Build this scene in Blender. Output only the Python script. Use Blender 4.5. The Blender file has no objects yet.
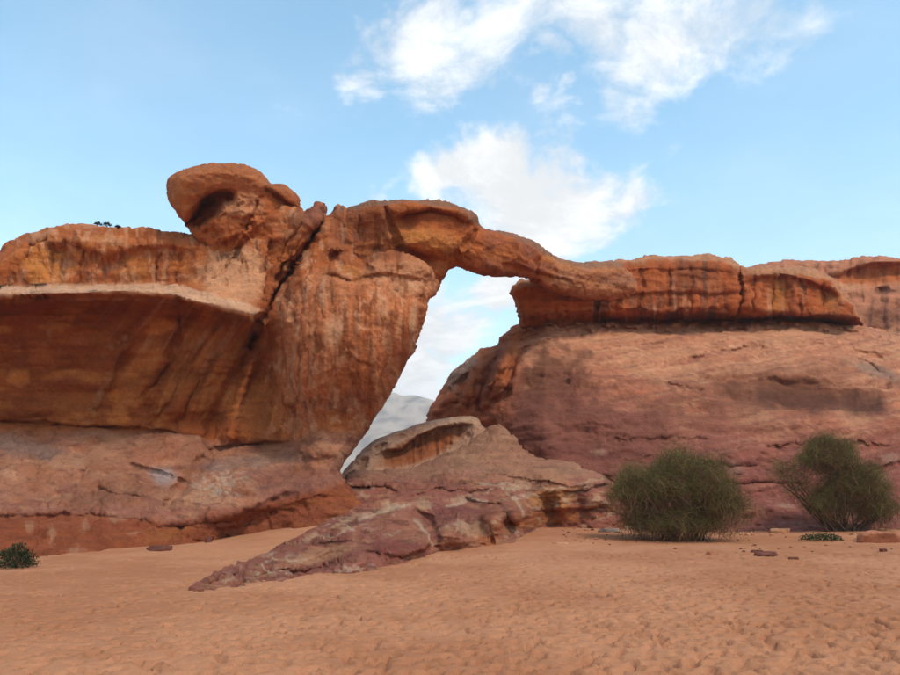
import bpy, bmesh, math, random
import numpy as np
from mathutils import kdtree, Vector
R = math.radians
random.seed(7)
rng = np.random.default_rng(11)
scene = bpy.context.scene
C = scene.collection

# ------------------------------------------------------------------ camera
EYE = 1.65
PITCH = 11.66
FPX = 749.0                      # focal length in photo pixels (photo 900 x 675)
cam_d = bpy.data.cameras.new('camera')
cam_d.sensor_width = 36
cam_d.lens = FPX / 900 * 36
cam_d.clip_start = 0.1
cam_d.clip_end = 9000
cam = bpy.data.objects.new('camera', cam_d)
C.objects.link(cam)
cam.location = (0, 0, EYE)
cam.rotation_euler = (R(90 + PITCH), 0, 0)
scene.camera = cam
cp, sp = math.cos(R(PITCH)), math.sin(R(PITCH))

# ------------------------------------------------------------------ render / exposure
scene.render.engine = 'CYCLES'
scene.cycles.use_denoising = True
scene.cycles.max_bounces = 6
scene.cycles.diffuse_bounces = 4
scene.cycles.volume_bounces = 1
scene.view_settings.view_transform = 'Standard'
scene.view_settings.look = 'None'
scene.view_settings.gamma = 1.0
scene.view_settings.use_curve_mapping = False
scene.view_settings.exposure = 0.78

# ------------------------------------------------------------------ sun and sky
SUN_EL, SUN_AZ = 54.0, 138.0     # azimuth clockwise from +Y (the view direction)
sd = bpy.data.lights.new('sun', 'SUN')
sd.energy = 1.4
sd.angle = R(12)
sd.color = (1.0, 0.92, 0.82)
sun = bpy.data.objects.new('sun', sd)
C.objects.link(sun)
sv = Vector((math.sin(R(SUN_AZ)) * math.cos(R(SUN_EL)), math.cos(R(SUN_AZ)) * math.cos(R(SUN_EL)), math.sin(R(SUN_EL))))
sun.rotation_euler = sv.to_track_quat('Z', 'Y').to_euler()
sun.location = (0, 0, 60)


def direction(u, v):
    x = (u - 450.0) / FPX
    t = (337.5 - v) / FPX
    d = Vector((x, cp - t * sp, sp + t * cp))
    return d.normalized()


class NT:
    """small node-tree helper"""
    def __init__(s, nt):
        s.nt = nt
    def n(s, kind, **kw):
        nd = s.nt.nodes.new(kind)
        for k, v in kw.items():
            if k.startswith('i_'):
                key = k[2:]
                key = int(key) if key.isdigit() else key.replace('_', ' ')
                nd.inputs[key].default_value = v
            else:
                setattr(nd, k, v)
        return nd
    def l(s, a, b):
        s.nt.links.new(a, b)
    def math(s, op, a, b=None, c=None, clamp=False):
        nd = s.nt.nodes.new('ShaderNodeMath')
        nd.operation = op
        nd.use_clamp = clamp
        for i, q in enumerate((a, b, c)):
            if q is None:
                continue
            if isinstance(q, (int, float)):
                nd.inputs[i].default_value = q
            else:
                s.nt.links.new(q, nd.inputs[i])
        return nd.outputs[0]
    def mapr(s, val, a, b, c=0.0, d=1.0, smooth=True):
        nd = s.nt.nodes.new('ShaderNodeMapRange')
        nd.interpolation_type = 'SMOOTHSTEP' if smooth else 'LINEAR'
        s.nt.links.new(val, nd.inputs[0])
        for i, q in enumerate((a, b, c, d)):
            nd.inputs[i + 1].default_value = q
        return nd.outputs[0]
    def mix(s, fac, a, b, blend='MIX'):
        nd = s.nt.nodes.new('ShaderNodeMix')
        nd.data_type = 'RGBA'
        nd.blend_type = blend
        for sock, q in ((nd.inputs[0], fac), (nd.inputs[6], a), (nd.inputs[7], b)):
            if isinstance(q, (int, float)):
                sock.default_value = q
            elif isinstance(q, tuple):
                sock.default_value = q if len(q) == 4 else (*q, 1)
            else:
                s.nt.links.new(q, sock)
        return nd.outputs[2]


world = bpy.data.worlds.new('World')
scene.world = world
world.use_nodes = True
wt = NT(world.node_tree)
world.node_tree.nodes.clear()
sky = wt.n('ShaderNodeTexSky', sky_type='NISHITA', sun_disc=False)
sky.sun_elevation = R(SUN_EL)
sky.sun_rotation = R(SUN_AZ)
sky.altitude = 900
sky.air_density = 1.0
sky.dust_density = 1.2
sky.ozone_density = 1.0
tc = wt.n('ShaderNodeTexCoord')
sep = wt.n('ShaderNodeSeparateXYZ')
wt.l(tc.outputs['Generated'], sep.inputs[0])
# cloud layer: project the view direction on a flat deck overhead
zc = wt.math('ADD', wt.math('MAXIMUM', sep.outputs[2], 0.0), 0.22)
comb = wt.n('ShaderNodeCombineXYZ')
wt.l(wt.math('DIVIDE', sep.outputs[0], zc), comb.inputs[0])
wt.l(wt.math('DIVIDE', sep.outputs[1], zc), comb.inputs[1])
warp = wt.n('ShaderNodeTexNoise', i_Scale=2.2, i_Detail=3.0)
wt.l(comb.outputs[0], warp.inputs['Vector'])
addw = wt.n('ShaderNodeVectorMath', operation='MULTIPLY_ADD')
wt.l(warp.outputs['Color'], addw.inputs[0])
addw.inputs[1].default_value = (0.35, 0.35, 0)
wt.l(comb.outputs[0], addw.inputs[2])
cn = wt.n('ShaderNodeTexNoise', i_Scale=4.6, i_Detail=12.0, i_Roughness=0.66)
wt.l(addw.outputs[0], cn.inputs['Vector'])
# ragged direction for the cloud banks
wn = wt.n('ShaderNodeTexNoise', i_Scale=7.0, i_Detail=6.0, i_Roughness=0.6)
wt.l(tc.outputs['Generated'], wn.inputs['Vector'])
wsub = wt.n('ShaderNodeVectorMath', operation='SUBTRACT')
wt.l(wn.outputs['Color'], wsub.inputs[0])
wsub.inputs[1].default_value = (0.5, 0.5, 0.5)
wdir = wt.n('ShaderNodeVectorMath', operation='MULTIPLY_ADD')
wt.l(wsub.outputs[0], wdir.inputs[0])
wdir.inputs[1].default_value = (0.26, 0.26, 0.26)
wt.l(tc.outputs['Generated'], wdir.inputs[2])
# cloud banks: (photo u, v, angular radius, weight)
BANKS = [(350, 62, .055, .55), (385, 50, .06, .6), (430, 48, .09, .78), (480, 40, .09, .72), (535, 80, .055, .66), (520, 20, .10, .70), (580, 12, .11, .80), (650, 30, .11, .9),
         (700, 5, .11, .75), (760, 12, .08, .55), (655, 60, .06, .6), (485, 190, .085, 1.15), (520, 200, .10, 1.25), (550, 165, .08, 1.1), (565, 205, .10, 1.2), (535, 225, .11, 1.3),
         (600, 235, .07, .7), (485, 285, .08, 1.2), (505, 300, .07, 1.0), (430, 350, .10, 1.15), (400, 380, .10, 1.3), (455, 335, .07, .8), (362, 195, .04, .55), (77, 90, .022, .35),
         (515, 128, .025, .5)]
acc = None
for (u, v, r, w) in BANKS:
    d = direction(u, v)
    dist = wt.n('ShaderNodeVectorMath', operation='DISTANCE')
    wt.l(wdir.outputs[0], dist.inputs[0])
    dist.inputs[1].default_value = d
    m = wt.mapr(dist.outputs['Value'], 0.0, r * 1.35, w, 0.0)
    acc = m if acc is None else wt.math('MAXIMUM', acc, m)
# scattered banks in the rest of the sky, from a broad noise
big = wt.n('ShaderNodeTexNoise', i_Scale=0.55, i_Detail=1.0)
wt.l(comb.outputs[0], big.inputs['Vector'])
fwd = wt.mapr(sep.outputs[1], 0.35, 0.75, 1.0, 0.0)
bank2 = wt.math('MULTIPLY', wt.mapr(big.outputs['Fac'], 0.45, 0.65, 0.0, 0.7), fwd)
acc = wt.math('MAXIMUM', acc, bank2)
dens = wt.mapr(wt.math('MULTIPLY_ADD', wt.math('SUBTRACT', cn.outputs['Fac'], 0.5), 2.1, wt.math('MULTIPLY', acc, 1.12)), 0.10, 1.10)
veil = wt.mapr(warp.outputs['Fac'], 0.35, 0.80, 0.02, 0.16)
low = wt.mapr(sep.outputs[2], 0.05, 0.55, 0.34, 0.0)
dens = wt.math('MAXIMUM', dens, wt.math('MAXIMUM', veil, low))
skyc = wt.mix(1.0, sky.outputs[0], (1.05, 1.42, 1.26), 'MULTIPLY')
SKY_K = 0.15
cshade = wt.mapr(cn.outputs['Fac'], 0.40, 0.62, 3.7, 4.7)
cvec = wt.n('ShaderNodeVectorMath', operation='SCALE')
cvec.inputs[0].default_value = (0.97, 0.985, 1.0)
wt.l(cshade, cvec.inputs['Scale'])
cloudc = wt.mix(dens, skyc, cvec.outputs[0])
bg = wt.n('ShaderNodeBackground', i_Strength=SKY_K)
wt.l(cloudc, bg.inputs[0])
wo = wt.n('ShaderNodeOutputWorld')
wt.l(bg.outputs[0], wo.inputs[0])


# ================================================================== helpers
def survey(u, v, Y):
    """world point standing Y metres out along the sight line measured at photo (u, v)"""
    u = np.asarray(u, float); v = np.asarray(v, float)
    x = (u - 450.0) / FPX
    t = (337.5 - v) / FPX
    dy = cp - t * sp
    return np.stack([x / dy * Y, np.broadcast_to(Y, x.shape) * 1.0, EYE + (sp + t * cp) / dy * Y], -1)


def sstep(a, b, x):
    t = np.clip((x - a) / (b - a), 0, 1)
    return t * t * (3 - 2 * t)


_G = rng.normal(size=(65536, 3)).astype(np.float32)
_G /= np.linalg.norm(_G, axis=1, keepdims=True)


def pnoise(P, seed=0):
    """gradient noise, about -1..1"""
    P = np.asarray(P, np.float32) + np.float32(seed * 17.137)
    I = np.floor(P).astype(np.int64)
    F = P - I
    W = F * F * F * (F * (F * 6 - 15) + 10)
    out = np.zeros(len(P), np.float32)
    for dx in (0, 1):
        wx = W[:, 0] if dx else 1 - W[:, 0]
        hx = (I[:, 0] + dx) * 73856093
        for dy in (0, 1):
            wy = W[:, 1] if dy else 1 - W[:, 1]
            hy = (I[:, 1] + dy) * 19349663
            for dz in (0, 1):
                wz = W[:, 2] if dz else 1 - W[:, 2]
                h = (hx ^ hy ^ ((I[:, 2] + dz) * 83492791)) & 0xFFFF
                g = _G[h]
                out += wx * wy * wz * (g[:, 0] * (F[:, 0] - dx) + g[:, 1] * (F[:, 1] - dy) + g[:, 2] * (F[:, 2] - dz))
    return out * 1.6


def fbm(P, oct=4, seed=0, gain=0.5, lac=2.03):
    a, s, o = 1.0, 0.0, 0.0
    f = 1.0
    for k in range(oct):
        o = o + a * pnoise(P * f, seed + k * 3)
        s += a
        a *= gain
        f *= lac
    return o / s


def ridged(P, oct=3, seed=0):
    a, s, o, f = 1.0, 0.0, 0.0, 1.0
    for k in range(oct):
        o = o + a * (1 - np.abs(pnoise(P * f, seed + k * 5)) * 2)
        s += a
        a *= 0.5
        f *= 2.1
    return o / s


def flakes(P, seed=0):
    """broken rock: every cell is a small tilted facet set in or out; also the distance to the nearest joint"""
    P = np.asarray(P, np.float64) + seed * 9.31
    I = np.floor(P).astype(np.int64)
    n = len(P)
    d1 = np.full(n, 9.0); d2 = np.full(n, 9.0); val = np.zeros(n)
    for dx in (-1, 0, 1):
        for dy in (-1, 0, 1):
            for dz in (-1, 0, 1):
                J = I + (dx, dy, dz)
                h = ((J[:, 0] * 73856093) ^ (J[:, 1] * 19349663) ^ (J[:, 2] * 83492791)) & 0xFFFF
                c = J + 0.5 + 0.42 * _G[h]
                D = P - c
                d = (D * D).sum(-1)
                g = _G[(h * 7 + 13) & 0xFFFF]
                v = _G[(h * 5 + 3) & 0xFFFF][:, 0] * 0.7 + (D * g).sum(-1) * 0.9
                m = d < d1
                d2 = np.where(m, d1, np.minimum(d2, d))
                val = np.where(m, v, val)
                d1 = np.where(m, d, d1)
    return val, np.sqrt(d2) - np.sqrt(d1)


def n2(U, V, su, sv, seed=0, oct=3):
    P = np.stack([np.ravel(U) / su, np.ravel(V) / sv, np.full(np.size(U), seed * 7.7)], -1)
    return fbm(P, oct, seed).reshape(np.shape(U))


def tps(points):
    """thin-plate surface through (u, v, value)"""
    pts = np.array(points, float)
    X = pts[:, :2] / 100.0
    n = len(X)
    def K(r2):
        return np.where(r2 > 0, r2 * np.log(np.maximum(r2, 1e-12)), 0)
    d2 = ((X[:, None] - X[None]) ** 2).sum(-1)
    A = np.zeros((n + 3, n + 3))
    A[:n, :n] = K(d2) + np.eye(n) * 1e-3
    A[:n, n] = 1; A[:n, n + 1:] = X
    A[n, :n] = 1; A[n + 1:, :n] = X.T
    w = np.linalg.solve(A, np.concatenate([pts[:, 2], [0, 0, 0]]))
    def f(U, V):
        sh = np.shape(U)
        Q = np.stack([np.ravel(U), np.ravel(V)], -1) / 100.0
        o = w[n] + Q @ w[n + 1:]
        for i in range(n):
            r2 = ((Q - X[i]) ** 2).sum(-1)
            o = o + w[i] * K(r2)
        return o.reshape(sh)
    return f


def loft(curves, smooth=0):
    """curves from top to bottom, each [(u, v, Y) ...]; value at (u, v) runs from one curve to the next"""
    cs = [np.array(c, float) for c in curves]
    def f(U, V):
        vs = [np.interp(U, c[:, 0], c[:, 1]) for c in cs]
        ys = [np.interp(U, c[:, 0], c[:, 2]) for c in cs]
        for i in range(1, len(vs)):
            vs[i] = np.maximum(vs[i], vs[i - 1] + 0.5)
        o = np.where(V <= vs[0], ys[0], ys[-1])
        for i in range(len(vs) - 1):
            t = np.clip((V - vs[i]) / (vs[i + 1] - vs[i]), 0, 1)
            m = (V >= vs[i]) & (V < vs[i + 1])
            o = np.where(m, ys[i] + (ys[i + 1] - ys[i]) * t, o)
        return o
    return f


def smin(a, b, k):
    h = np.clip(0.5 + 0.5 * (b - a) / k, 0, 1)
    return b + (a - b) * h - k * h * (1 - h)


def pdist(U, V, pl):
    """signed distance to an open polyline: positive on its right side as drawn (photo axes), and arc fraction"""
    best = np.full(np.shape(U), 1e9); sg = np.ones(np.shape(U)); fr = np.zeros(np.shape(U))
    n = len(pl) - 1
    for i in range(n):
        (x0, y0), (x1, y1) = pl[i], pl[i + 1]
        dx, dy = x1 - x0, y1 - y0
        L2 = dx * dx + dy * dy
        t = np.clip(((U - x0) * dx + (V - y0) * dy) / L2, 0, 1)
        ex, ey = U - x0 - t * dx, V - y0 - t * dy
        d = np.hypot(ex, ey)
        m = d < best
        best = np.where(m, d, best)
        sg = np.where(m, np.sign(dx * (V - y0) - dy * (U - x0)), sg)
        fr = np.where(m, (i + t) / n, fr)
    return best, sg, fr


def groove(Y, U, V, pl, w, depth, wob=2.0, seed=0, taper=True):
    if wob:
        U = U + wob * n2(U, V, 14, 14, seed + 40, 2); V = V + wob * n2(U, V, 14, 14, seed + 60, 2)
    d, s, fr = pdist(U, V, pl)
    a = np.exp(-(d / w) ** 2)
    if taper:
        a = a * np.clip(np.minimum(fr, 1 - fr) * 8, 0, 1) ** 0.5
    return Y + depth * a


def step(Y, U, V, pl, amt, fall, edge=1.6, wob=2.0, seed=0):
    """set the rock back on the right-hand side of a line (photo axes), healing over `fall` pixels"""
    if wob:
        U = U + wob * n2(U, V, 16, 16, seed + 40, 3); V = V + wob * n2(U, V, 16, 16, seed + 60, 3)
    d, s, fr = pdist(U, V, pl)
    sd_ = d * s
    a = sstep(-edge, edge, sd_) * np.exp(-np.maximum(sd_, 0) / fall) * np.clip(np.minimum(fr, 1 - fr) * 7, 0, 1)
    return Y + amt * a


def blob(U, V, u, v, ru, rv, rot=0, soft=0.5, wob=0.25, seed=0, sc=18):
    """0..1 patch with a ragged edge"""
    c, s = math.cos(R(rot)), math.sin(R(rot))
    du, dv = U - u, V - v
    a = (du * c + dv * s) / ru
    b = (-du * s + dv * c) / rv
    r = np.sqrt(a * a + b * b)
    if wob:
        r = r + wob * 2 * n2(U, V, sc, sc, seed + 20, 4)
    return 1 - sstep(1 - soft, 1 + soft, r)


def catmull(pts, step_px=1.3, rough=0.6, seed=0):
    P = np.array(pts, float)
    n = len(P)
    out = []
    for i in range(n):
        p0, p1, p2, p3 = P[i - 1], P[i], P[(i + 1) % n], P[(i + 2) % n]
        L = np.linalg.norm(p2 - p1)
        k = max(2, int(L / step_px))
        t = (np.arange(k) / k)[:, None]
        m1 = (p2 - p0) * 0.4; m2 = (p3 - p1) * 0.4
        # keep tangents from overshooting on uneven spacing
        for m in (m1, m2):
            ml = np.linalg.norm(m)
            if ml > L:
                m *= L / ml
        h = (2 * t**3 - 3 * t**2 + 1) * p1 + (t**3 - 2 * t**2 + t) * m1 + (-2 * t**3 + 3 * t**2) * p2 + (t**3 - t**2) * m2
        out.append(h)
    Q = np.concatenate(out)
    if rough:
        Q[:, 0] += rough * 1.6 * n2(Q[:, 0], Q[:, 1], 9, 9, seed + 5, 3)
        Q[:, 1] += rough * 1.6 * n2(Q[:, 0], Q[:, 1], 9, 9, seed + 8, 3)
    return Q


def inside_rows(us, vs, Q):
    M = np.zeros((len(vs), len(us)), bool)
    x0, y0 = Q[:, 0], Q[:, 1]
    x1, y1 = np.roll(x0, -1), np.roll(y0, -1)
    for j, v in enumerate(vs):
        m = (y0 <= v) != (y1 <= v)
        xs = np.sort(x0[m] + (v - y0[m]) / (y1[m] - y0[m]) * (x1[m] - x0[m]))
        M[j] = np.searchsorted(xs, us) % 2 == 1
    return M


def vertex_normals(P, F):
    n = np.zeros_like(P)
    a, b, c, d = (P[F[:, i]] for i in range(4))
    fn = np.cross(c - a, d - b)
    for i in range(4):
        for k in range(3):
            n[:, k] += np.bincount(F[:, i], fn[:, k], len(P))
    L = np.linalg.norm(n, axis=1, keepdims=True)
    return n / np.maximum(L, 1e-9)


def mesh_np(name, P, F, mat, parent=None, col=None, smooth=True):
    me = bpy.data.meshes.new(name)
    F = np.asarray(F)
    nv, nf, k = len(P), len(F), F.shape[1]
    me.vertices.add(nv)
    me.vertices.foreach_set('co', np.asarray(P, np.float32).ravel())
    me.loops.add(nf * k)
    me.loops.foreach_set('vertex_index', F.astype(np.int32).ravel())
    me.polygons.add(nf)
    me.polygons.foreach_set('loop_start', np.arange(0, nf * k, k, dtype=np.int32))
    if smooth:
        me.polygons.foreach_set('use_smooth', np.ones(nf, bool))
    me.update(calc_edges=True)
    if col is not None:
        at = me.attributes.new('Col', 'FLOAT_COLOR', 'POINT')
        c4 = np.ones((nv, 4), np.float32)
        c4[:, :3] = np.clip(col, 0.005, 0.9)
        at.data.foreach_set('color', c4.ravel())
    me.materials.append(mat)
    o = bpy.data.objects.new(name, me)
    C.objects.link(o)
    if parent is not None:
        o.parent = parent
        o.matrix_parent_inverse = parent.matrix_world.inverted()
    return o


def tag(o, label=None, cat=None, group=None, kind=None):
    if label: o['label'] = label
    if cat: o['category'] = cat
    if group: o['group'] = group
    if kind: o['kind'] = kind
    return o


def empty(name, loc=(0, 0, 0)):
    o = bpy.data.objects.new(name, None)
    o.location = loc
    o.empty_display_size = 0.3
    C.objects.link(o)
    bpy.context.view_layer.update()
    return o


# ================================================================== materials
def rock_material(name, bump=1.0, grain=1.0):
    m = bpy.data.materials.new(name)
    m.use_nodes = True
    t = NT(m.node_tree)
    m.node_tree.nodes.clear()
    out = t.n('ShaderNodeOutputMaterial')
    b = t.n('ShaderNodeBsdfPrincipled', i_Roughness=0.93)
    b.inputs['Specular IOR Level'].default_value = 0.12
    t.l(b.outputs[0], out.inputs[0])
    at = t.n('ShaderNodeAttribute', attribute_name='Col')
    g = t.n('ShaderNodeNewGeometry')
    n1 = t.n('ShaderNodeTexNoise', i_Scale=1.1, i_Detail=8.0, i_Roughness=0.62)
    t.l(g.outputs['Position'], n1.inputs['Vector'])
    # thin bedding: noise squeezed along Z, slightly tilted
    mp = t.n('ShaderNodeMapping')
    mp.inputs['Scale'].default_value = (0.35, 0.35, 7.0)
    mp.inputs['Rotation'].default_value = (0.05, 0.04, 0)
    t.l(g.outputs['Position'], mp.inputs['Vector'])
    n2_ = t.n('ShaderNodeTexNoise', i_Scale=1.0, i_Detail=5.0, i_Roughness=0.6, i_Distortion=0.4)
    t.l(mp.outputs[0], n2_.inputs['Vector'])
    n3 = t.n('ShaderNodeTexNoise', i_Scale=9.0, i_Detail=7.0, i_Roughness=0.7)
    t.l(g.outputs['Position'], n3.inputs['Vector'])
    f = t.math('MULTIPLY', t.mapr(n1.outputs['Fac'], 0.25, 0.75, 0.80, 1.20, False), t.mapr(n2_.outputs['Fac'], 0.25, 0.75, 0.93, 1.07, False))
    f = t.math('MULTIPLY', f, t.mapr(n3.outputs['Fac'], 0.25, 0.75, 1 - 0.24 * grain, 1 + 0.24 * grain, False))
    nb = t.n('ShaderNodeTexNoise', i_Scale=2.6, i_Detail=10.0, i_Roughness=0.74, i_Distortion=0.3)
    t.l(g.outputs['Position'], nb.inputs['Vector'])
    f = t.math('MULTIPLY', f, t.mapr(nb.outputs['Fac'], 0.34, 0.66, 0.82, 1.16, False))
    sc = t.n('ShaderNodeVectorMath', operation='SCALE')
    t.l(at.outputs['Color'], sc.inputs[0])
    t.l(f, sc.inputs['Scale'])
    t.l(sc.outputs[0], b.inputs['Base Color'])
    # relief
    h = t.math('ADD', t.math('MULTIPLY', n3.outputs['Fac'], 0.12), t.math('MULTIPLY', n2_.outputs['Fac'], 0.022))
    h = t.math('ADD', h, t.math('MULTIPLY', n1.outputs['Fac'], 0.22))
    bp = t.n('ShaderNodeBump', i_Strength=0.9 * bump, i_Distance=1.0)
    t.l(h, bp.inputs['Height'])
    t.l(bp.outputs[0], b.inputs['Normal'])
    return m


def plain_material(name, base, var=0.25, scale=6.0, rough=0.9, bump=0.0, second=None, trans=0.0):
    m = bpy.data.materials.new(name)
    m.use_nodes = True
    t = NT(m.node_tree)
    b = m.node_tree.nodes['Principled BSDF']
    b.inputs['Roughness'].default_value = rough
    b.inputs['Specular IOR Level'].default_value = 0.15
    g = t.n('ShaderNodeNewGeometry')
    nz = t.n('ShaderNodeTexNoise', i_Scale=scale, i_Detail=5.0, i_Roughness=0.65)
    t.l(g.outputs['Position'], nz.inputs['Vector'])
    c2 = second or tuple(q * (1 - var) for q in base)
    c1 = base if second else tuple(q * (1 + var) for q in base)
    t.l(t.mix(t.mapr(nz.outputs['Fac'], 0.3, 0.7), c1, c2), b.inputs['Base Color'])
    if bump:
        bp = t.n('ShaderNodeBump', i_Strength=bump, i_Distance=0.05)
        t.l(nz.outputs['Fac'], bp.inputs['Height'])
        t.l(bp.outputs[0], b.inputs['Normal'])
    return m


def sand_material():
    m = bpy.data.materials.new('red_sand')
    m.use_nodes = True
    t = NT(m.node_tree)
    b = m.node_tree.nodes['Principled BSDF']
    b.inputs['Roughness'].default_value = 0.95
    b.inputs['Specular IOR Level'].default_value = 0.08
    g = t.n('ShaderNodeNewGeometry')
    big = t.n('ShaderNodeTexNoise', i_Scale=0.22, i_Detail=4.0, i_Roughness=0.6)
    mid = t.n('ShaderNodeTexNoise', i_Scale=3.0, i_Detail=6.0, i_Roughness=0.65)
    fine = t.n('ShaderNodeTexNoise', i_Scale=45.0, i_Detail=4.0, i_Roughness=0.7)
    for q in (big, mid, fine):
        t.l(g.outputs['Position'], q.inputs['Vector'])
    c = t.mix(t.mapr(big.outputs['Fac'], 0.40, 0.60), (0.445, 0.190, 0.096), (0.370, 0.145, 0.069))
    f = t.math('MULTIPLY', t.mapr(mid.outputs['Fac'], 0.25, 0.75, 0.88, 1.12, False), t.mapr(fine.outputs['Fac'], 0.25, 0.75, 0.86, 1.14, False))
    sc = t.n('ShaderNodeVectorMath', operation='SCALE')
    t.l(c, sc.inputs[0]); t.l(f, sc.inputs['Scale'])
    t.l(sc.outputs[0], b.inputs['Base Color'])
    h = t.math('ADD', t.math('MULTIPLY', mid.outputs['Fac'], 0.02), t.math('MULTIPLY', fine.outputs['Fac'], 0.010))
    bp = t.n('ShaderNodeBump', i_Strength=0.8, i_Distance=1.0)
    t.l(h, bp.inputs['Height'])
    t.l(bp.outputs[0], b.inputs['Normal'])
    return m


M_ROCK = rock_material('sandstone')
M_DOME = rock_material('smooth_sandstone', 0.8, 0.8)
M_SAND = sand_material()

# ================================================================== the sand
def ground_z(x, y):
    x = np.asarray(x, float); y = np.asarray(y, float)
    z = 0.42 * sstep(17, 29, y) * sstep(-3, 3, x) * (1 - 0.75 * np.exp(-((x - 9.0) / 3.5) ** 2) * 0.6)
    z = z + 1.15 * np.exp(-(((x + 3.6) / 3.2) ** 2 + ((y - 27.5) / 4.2) ** 2))
    z = z + 0.15 * sstep(19, 24, y) * sstep(-6, -12, x)
    far = sstep(60, 260, np.hypot(x, y))
    P = np.stack([np.ravel(x) / 5.5, np.ravel(y) / 5.5, np.zeros(x.size)], -1)
    z = z + 0.07 * (fbm(P, 2, 3).reshape(x.shape)) * sstep(4, 9, y) * (1 - far)
    return z * (1 - far) - 0.25 * sstep(30, 60, y) * (1 - far)


def ground_hit(u, v, ymax=34.0, lift=0.0):
    """depth at which the sight line meets the sand"""
    Ys = np.linspace(6, ymax, 240)
    P = survey(np.full(240, float(u)), np.full(240, float(v)), Ys)
    gz = ground_z(P[:, 0], P[:, 1]) + lift
    k = np.nonzero(P[:, 2] <= gz)[0]
    return float(Ys[k[0]]) if len(k) else ymax


def base(curve, off=0.0, cap=30.0):
    return [(u, v, min(ground_hit(u, v), cap) + off) for (u, v) in curve]


def build_sand():
    xs = np.concatenate([-np.geomspace(3500, 13, 34)[:-1], np.arange(-13, 13.01, 0.035), np.geomspace(13, 3500, 34)[1:]])
    ys = np.concatenate([-np.geomspace(3000, 2, 16)[:-1], np.arange(-2, 5.0, 0.3), np.arange(5.0, 19, 0.042), np.arange(19, 31, 0.09), np.geomspace(31, 3800, 34)])
    X, Y = np.meshgrid(xs, ys)
    Z = ground_z(X, Y)
    fine = (np.abs(X) < 13.2) & (Y > 4.5) & (Y < 31)
    P = np.stack([X[fine], Y[fine], np.zeros(fine.sum())], -1)
    Z[fine] += 0.016 * fbm(P * [1.6, 1.1, 1], 2, 21) + 0.005 * fbm(P * [5.5, 3.2, 1], 2, 31)
    # trodden ground: prints of feet and hooves
    r = np.random.default_rng(5)
    n = 0
    while n < 9500:
        y = 5.2 + 15.5 * r.random() ** 1.25
        hw = y * 0.63 + 2.5
        x = r.uniform(-hw, hw)
        # fewer prints far off, and on the left
        keep = 0.55 + 0.45 * sstep(-4, 3, x + 0.15 * (y - 9))
        keep *= 1 - 0.6 * sstep(12, 20, y)
        if r.random() > keep:
            continue
        n += 1
        a = r.normal(0, 0.9) + (0 if r.random() < 0.6 else 1.2)
        L = r.uniform(0.05, 0.12); Wd = r.uniform(0.035, 0.055)
        dep = r.uniform(0.03, 0.08)
        i0, i1 = np.searchsorted(xs, [x - 0.4, x + 0.4]); j0, j1 = np.searchsorted(ys, [y - 0.4, y + 0.4])
        dx = xs[i0:i1][None] - x; dy = ys[j0:j1][:, None] - y
        p = (dx * math.cos(a) - dy * math.sin(a)) / Wd; q = (dx * math.sin(a) + dy * math.cos(a)) / L
        rr = np.sqrt(p * p + q * q)
        Z[j0:j1, i0:i1] += -dep * np.exp(-rr ** 4) + dep * 0.15 * np.exp(-((rr - 1.4) / 0.3) ** 2)
    nx, ny = len(xs), len(ys)
    idx = np.arange(nx * ny).reshape(ny, nx)
    F = np.stack([idx[:-1, :-1], idx[:-1, 1:], idx[1:, 1:], idx[1:, :-1]], -1).reshape(-1, 4)
    o = mesh_np('sand_ground', np.stack([X, Y, Z], -1).reshape(-1, 3), F, M_SAND)
    tag(o, kind='structure')
    return o


build_sand()

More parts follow.
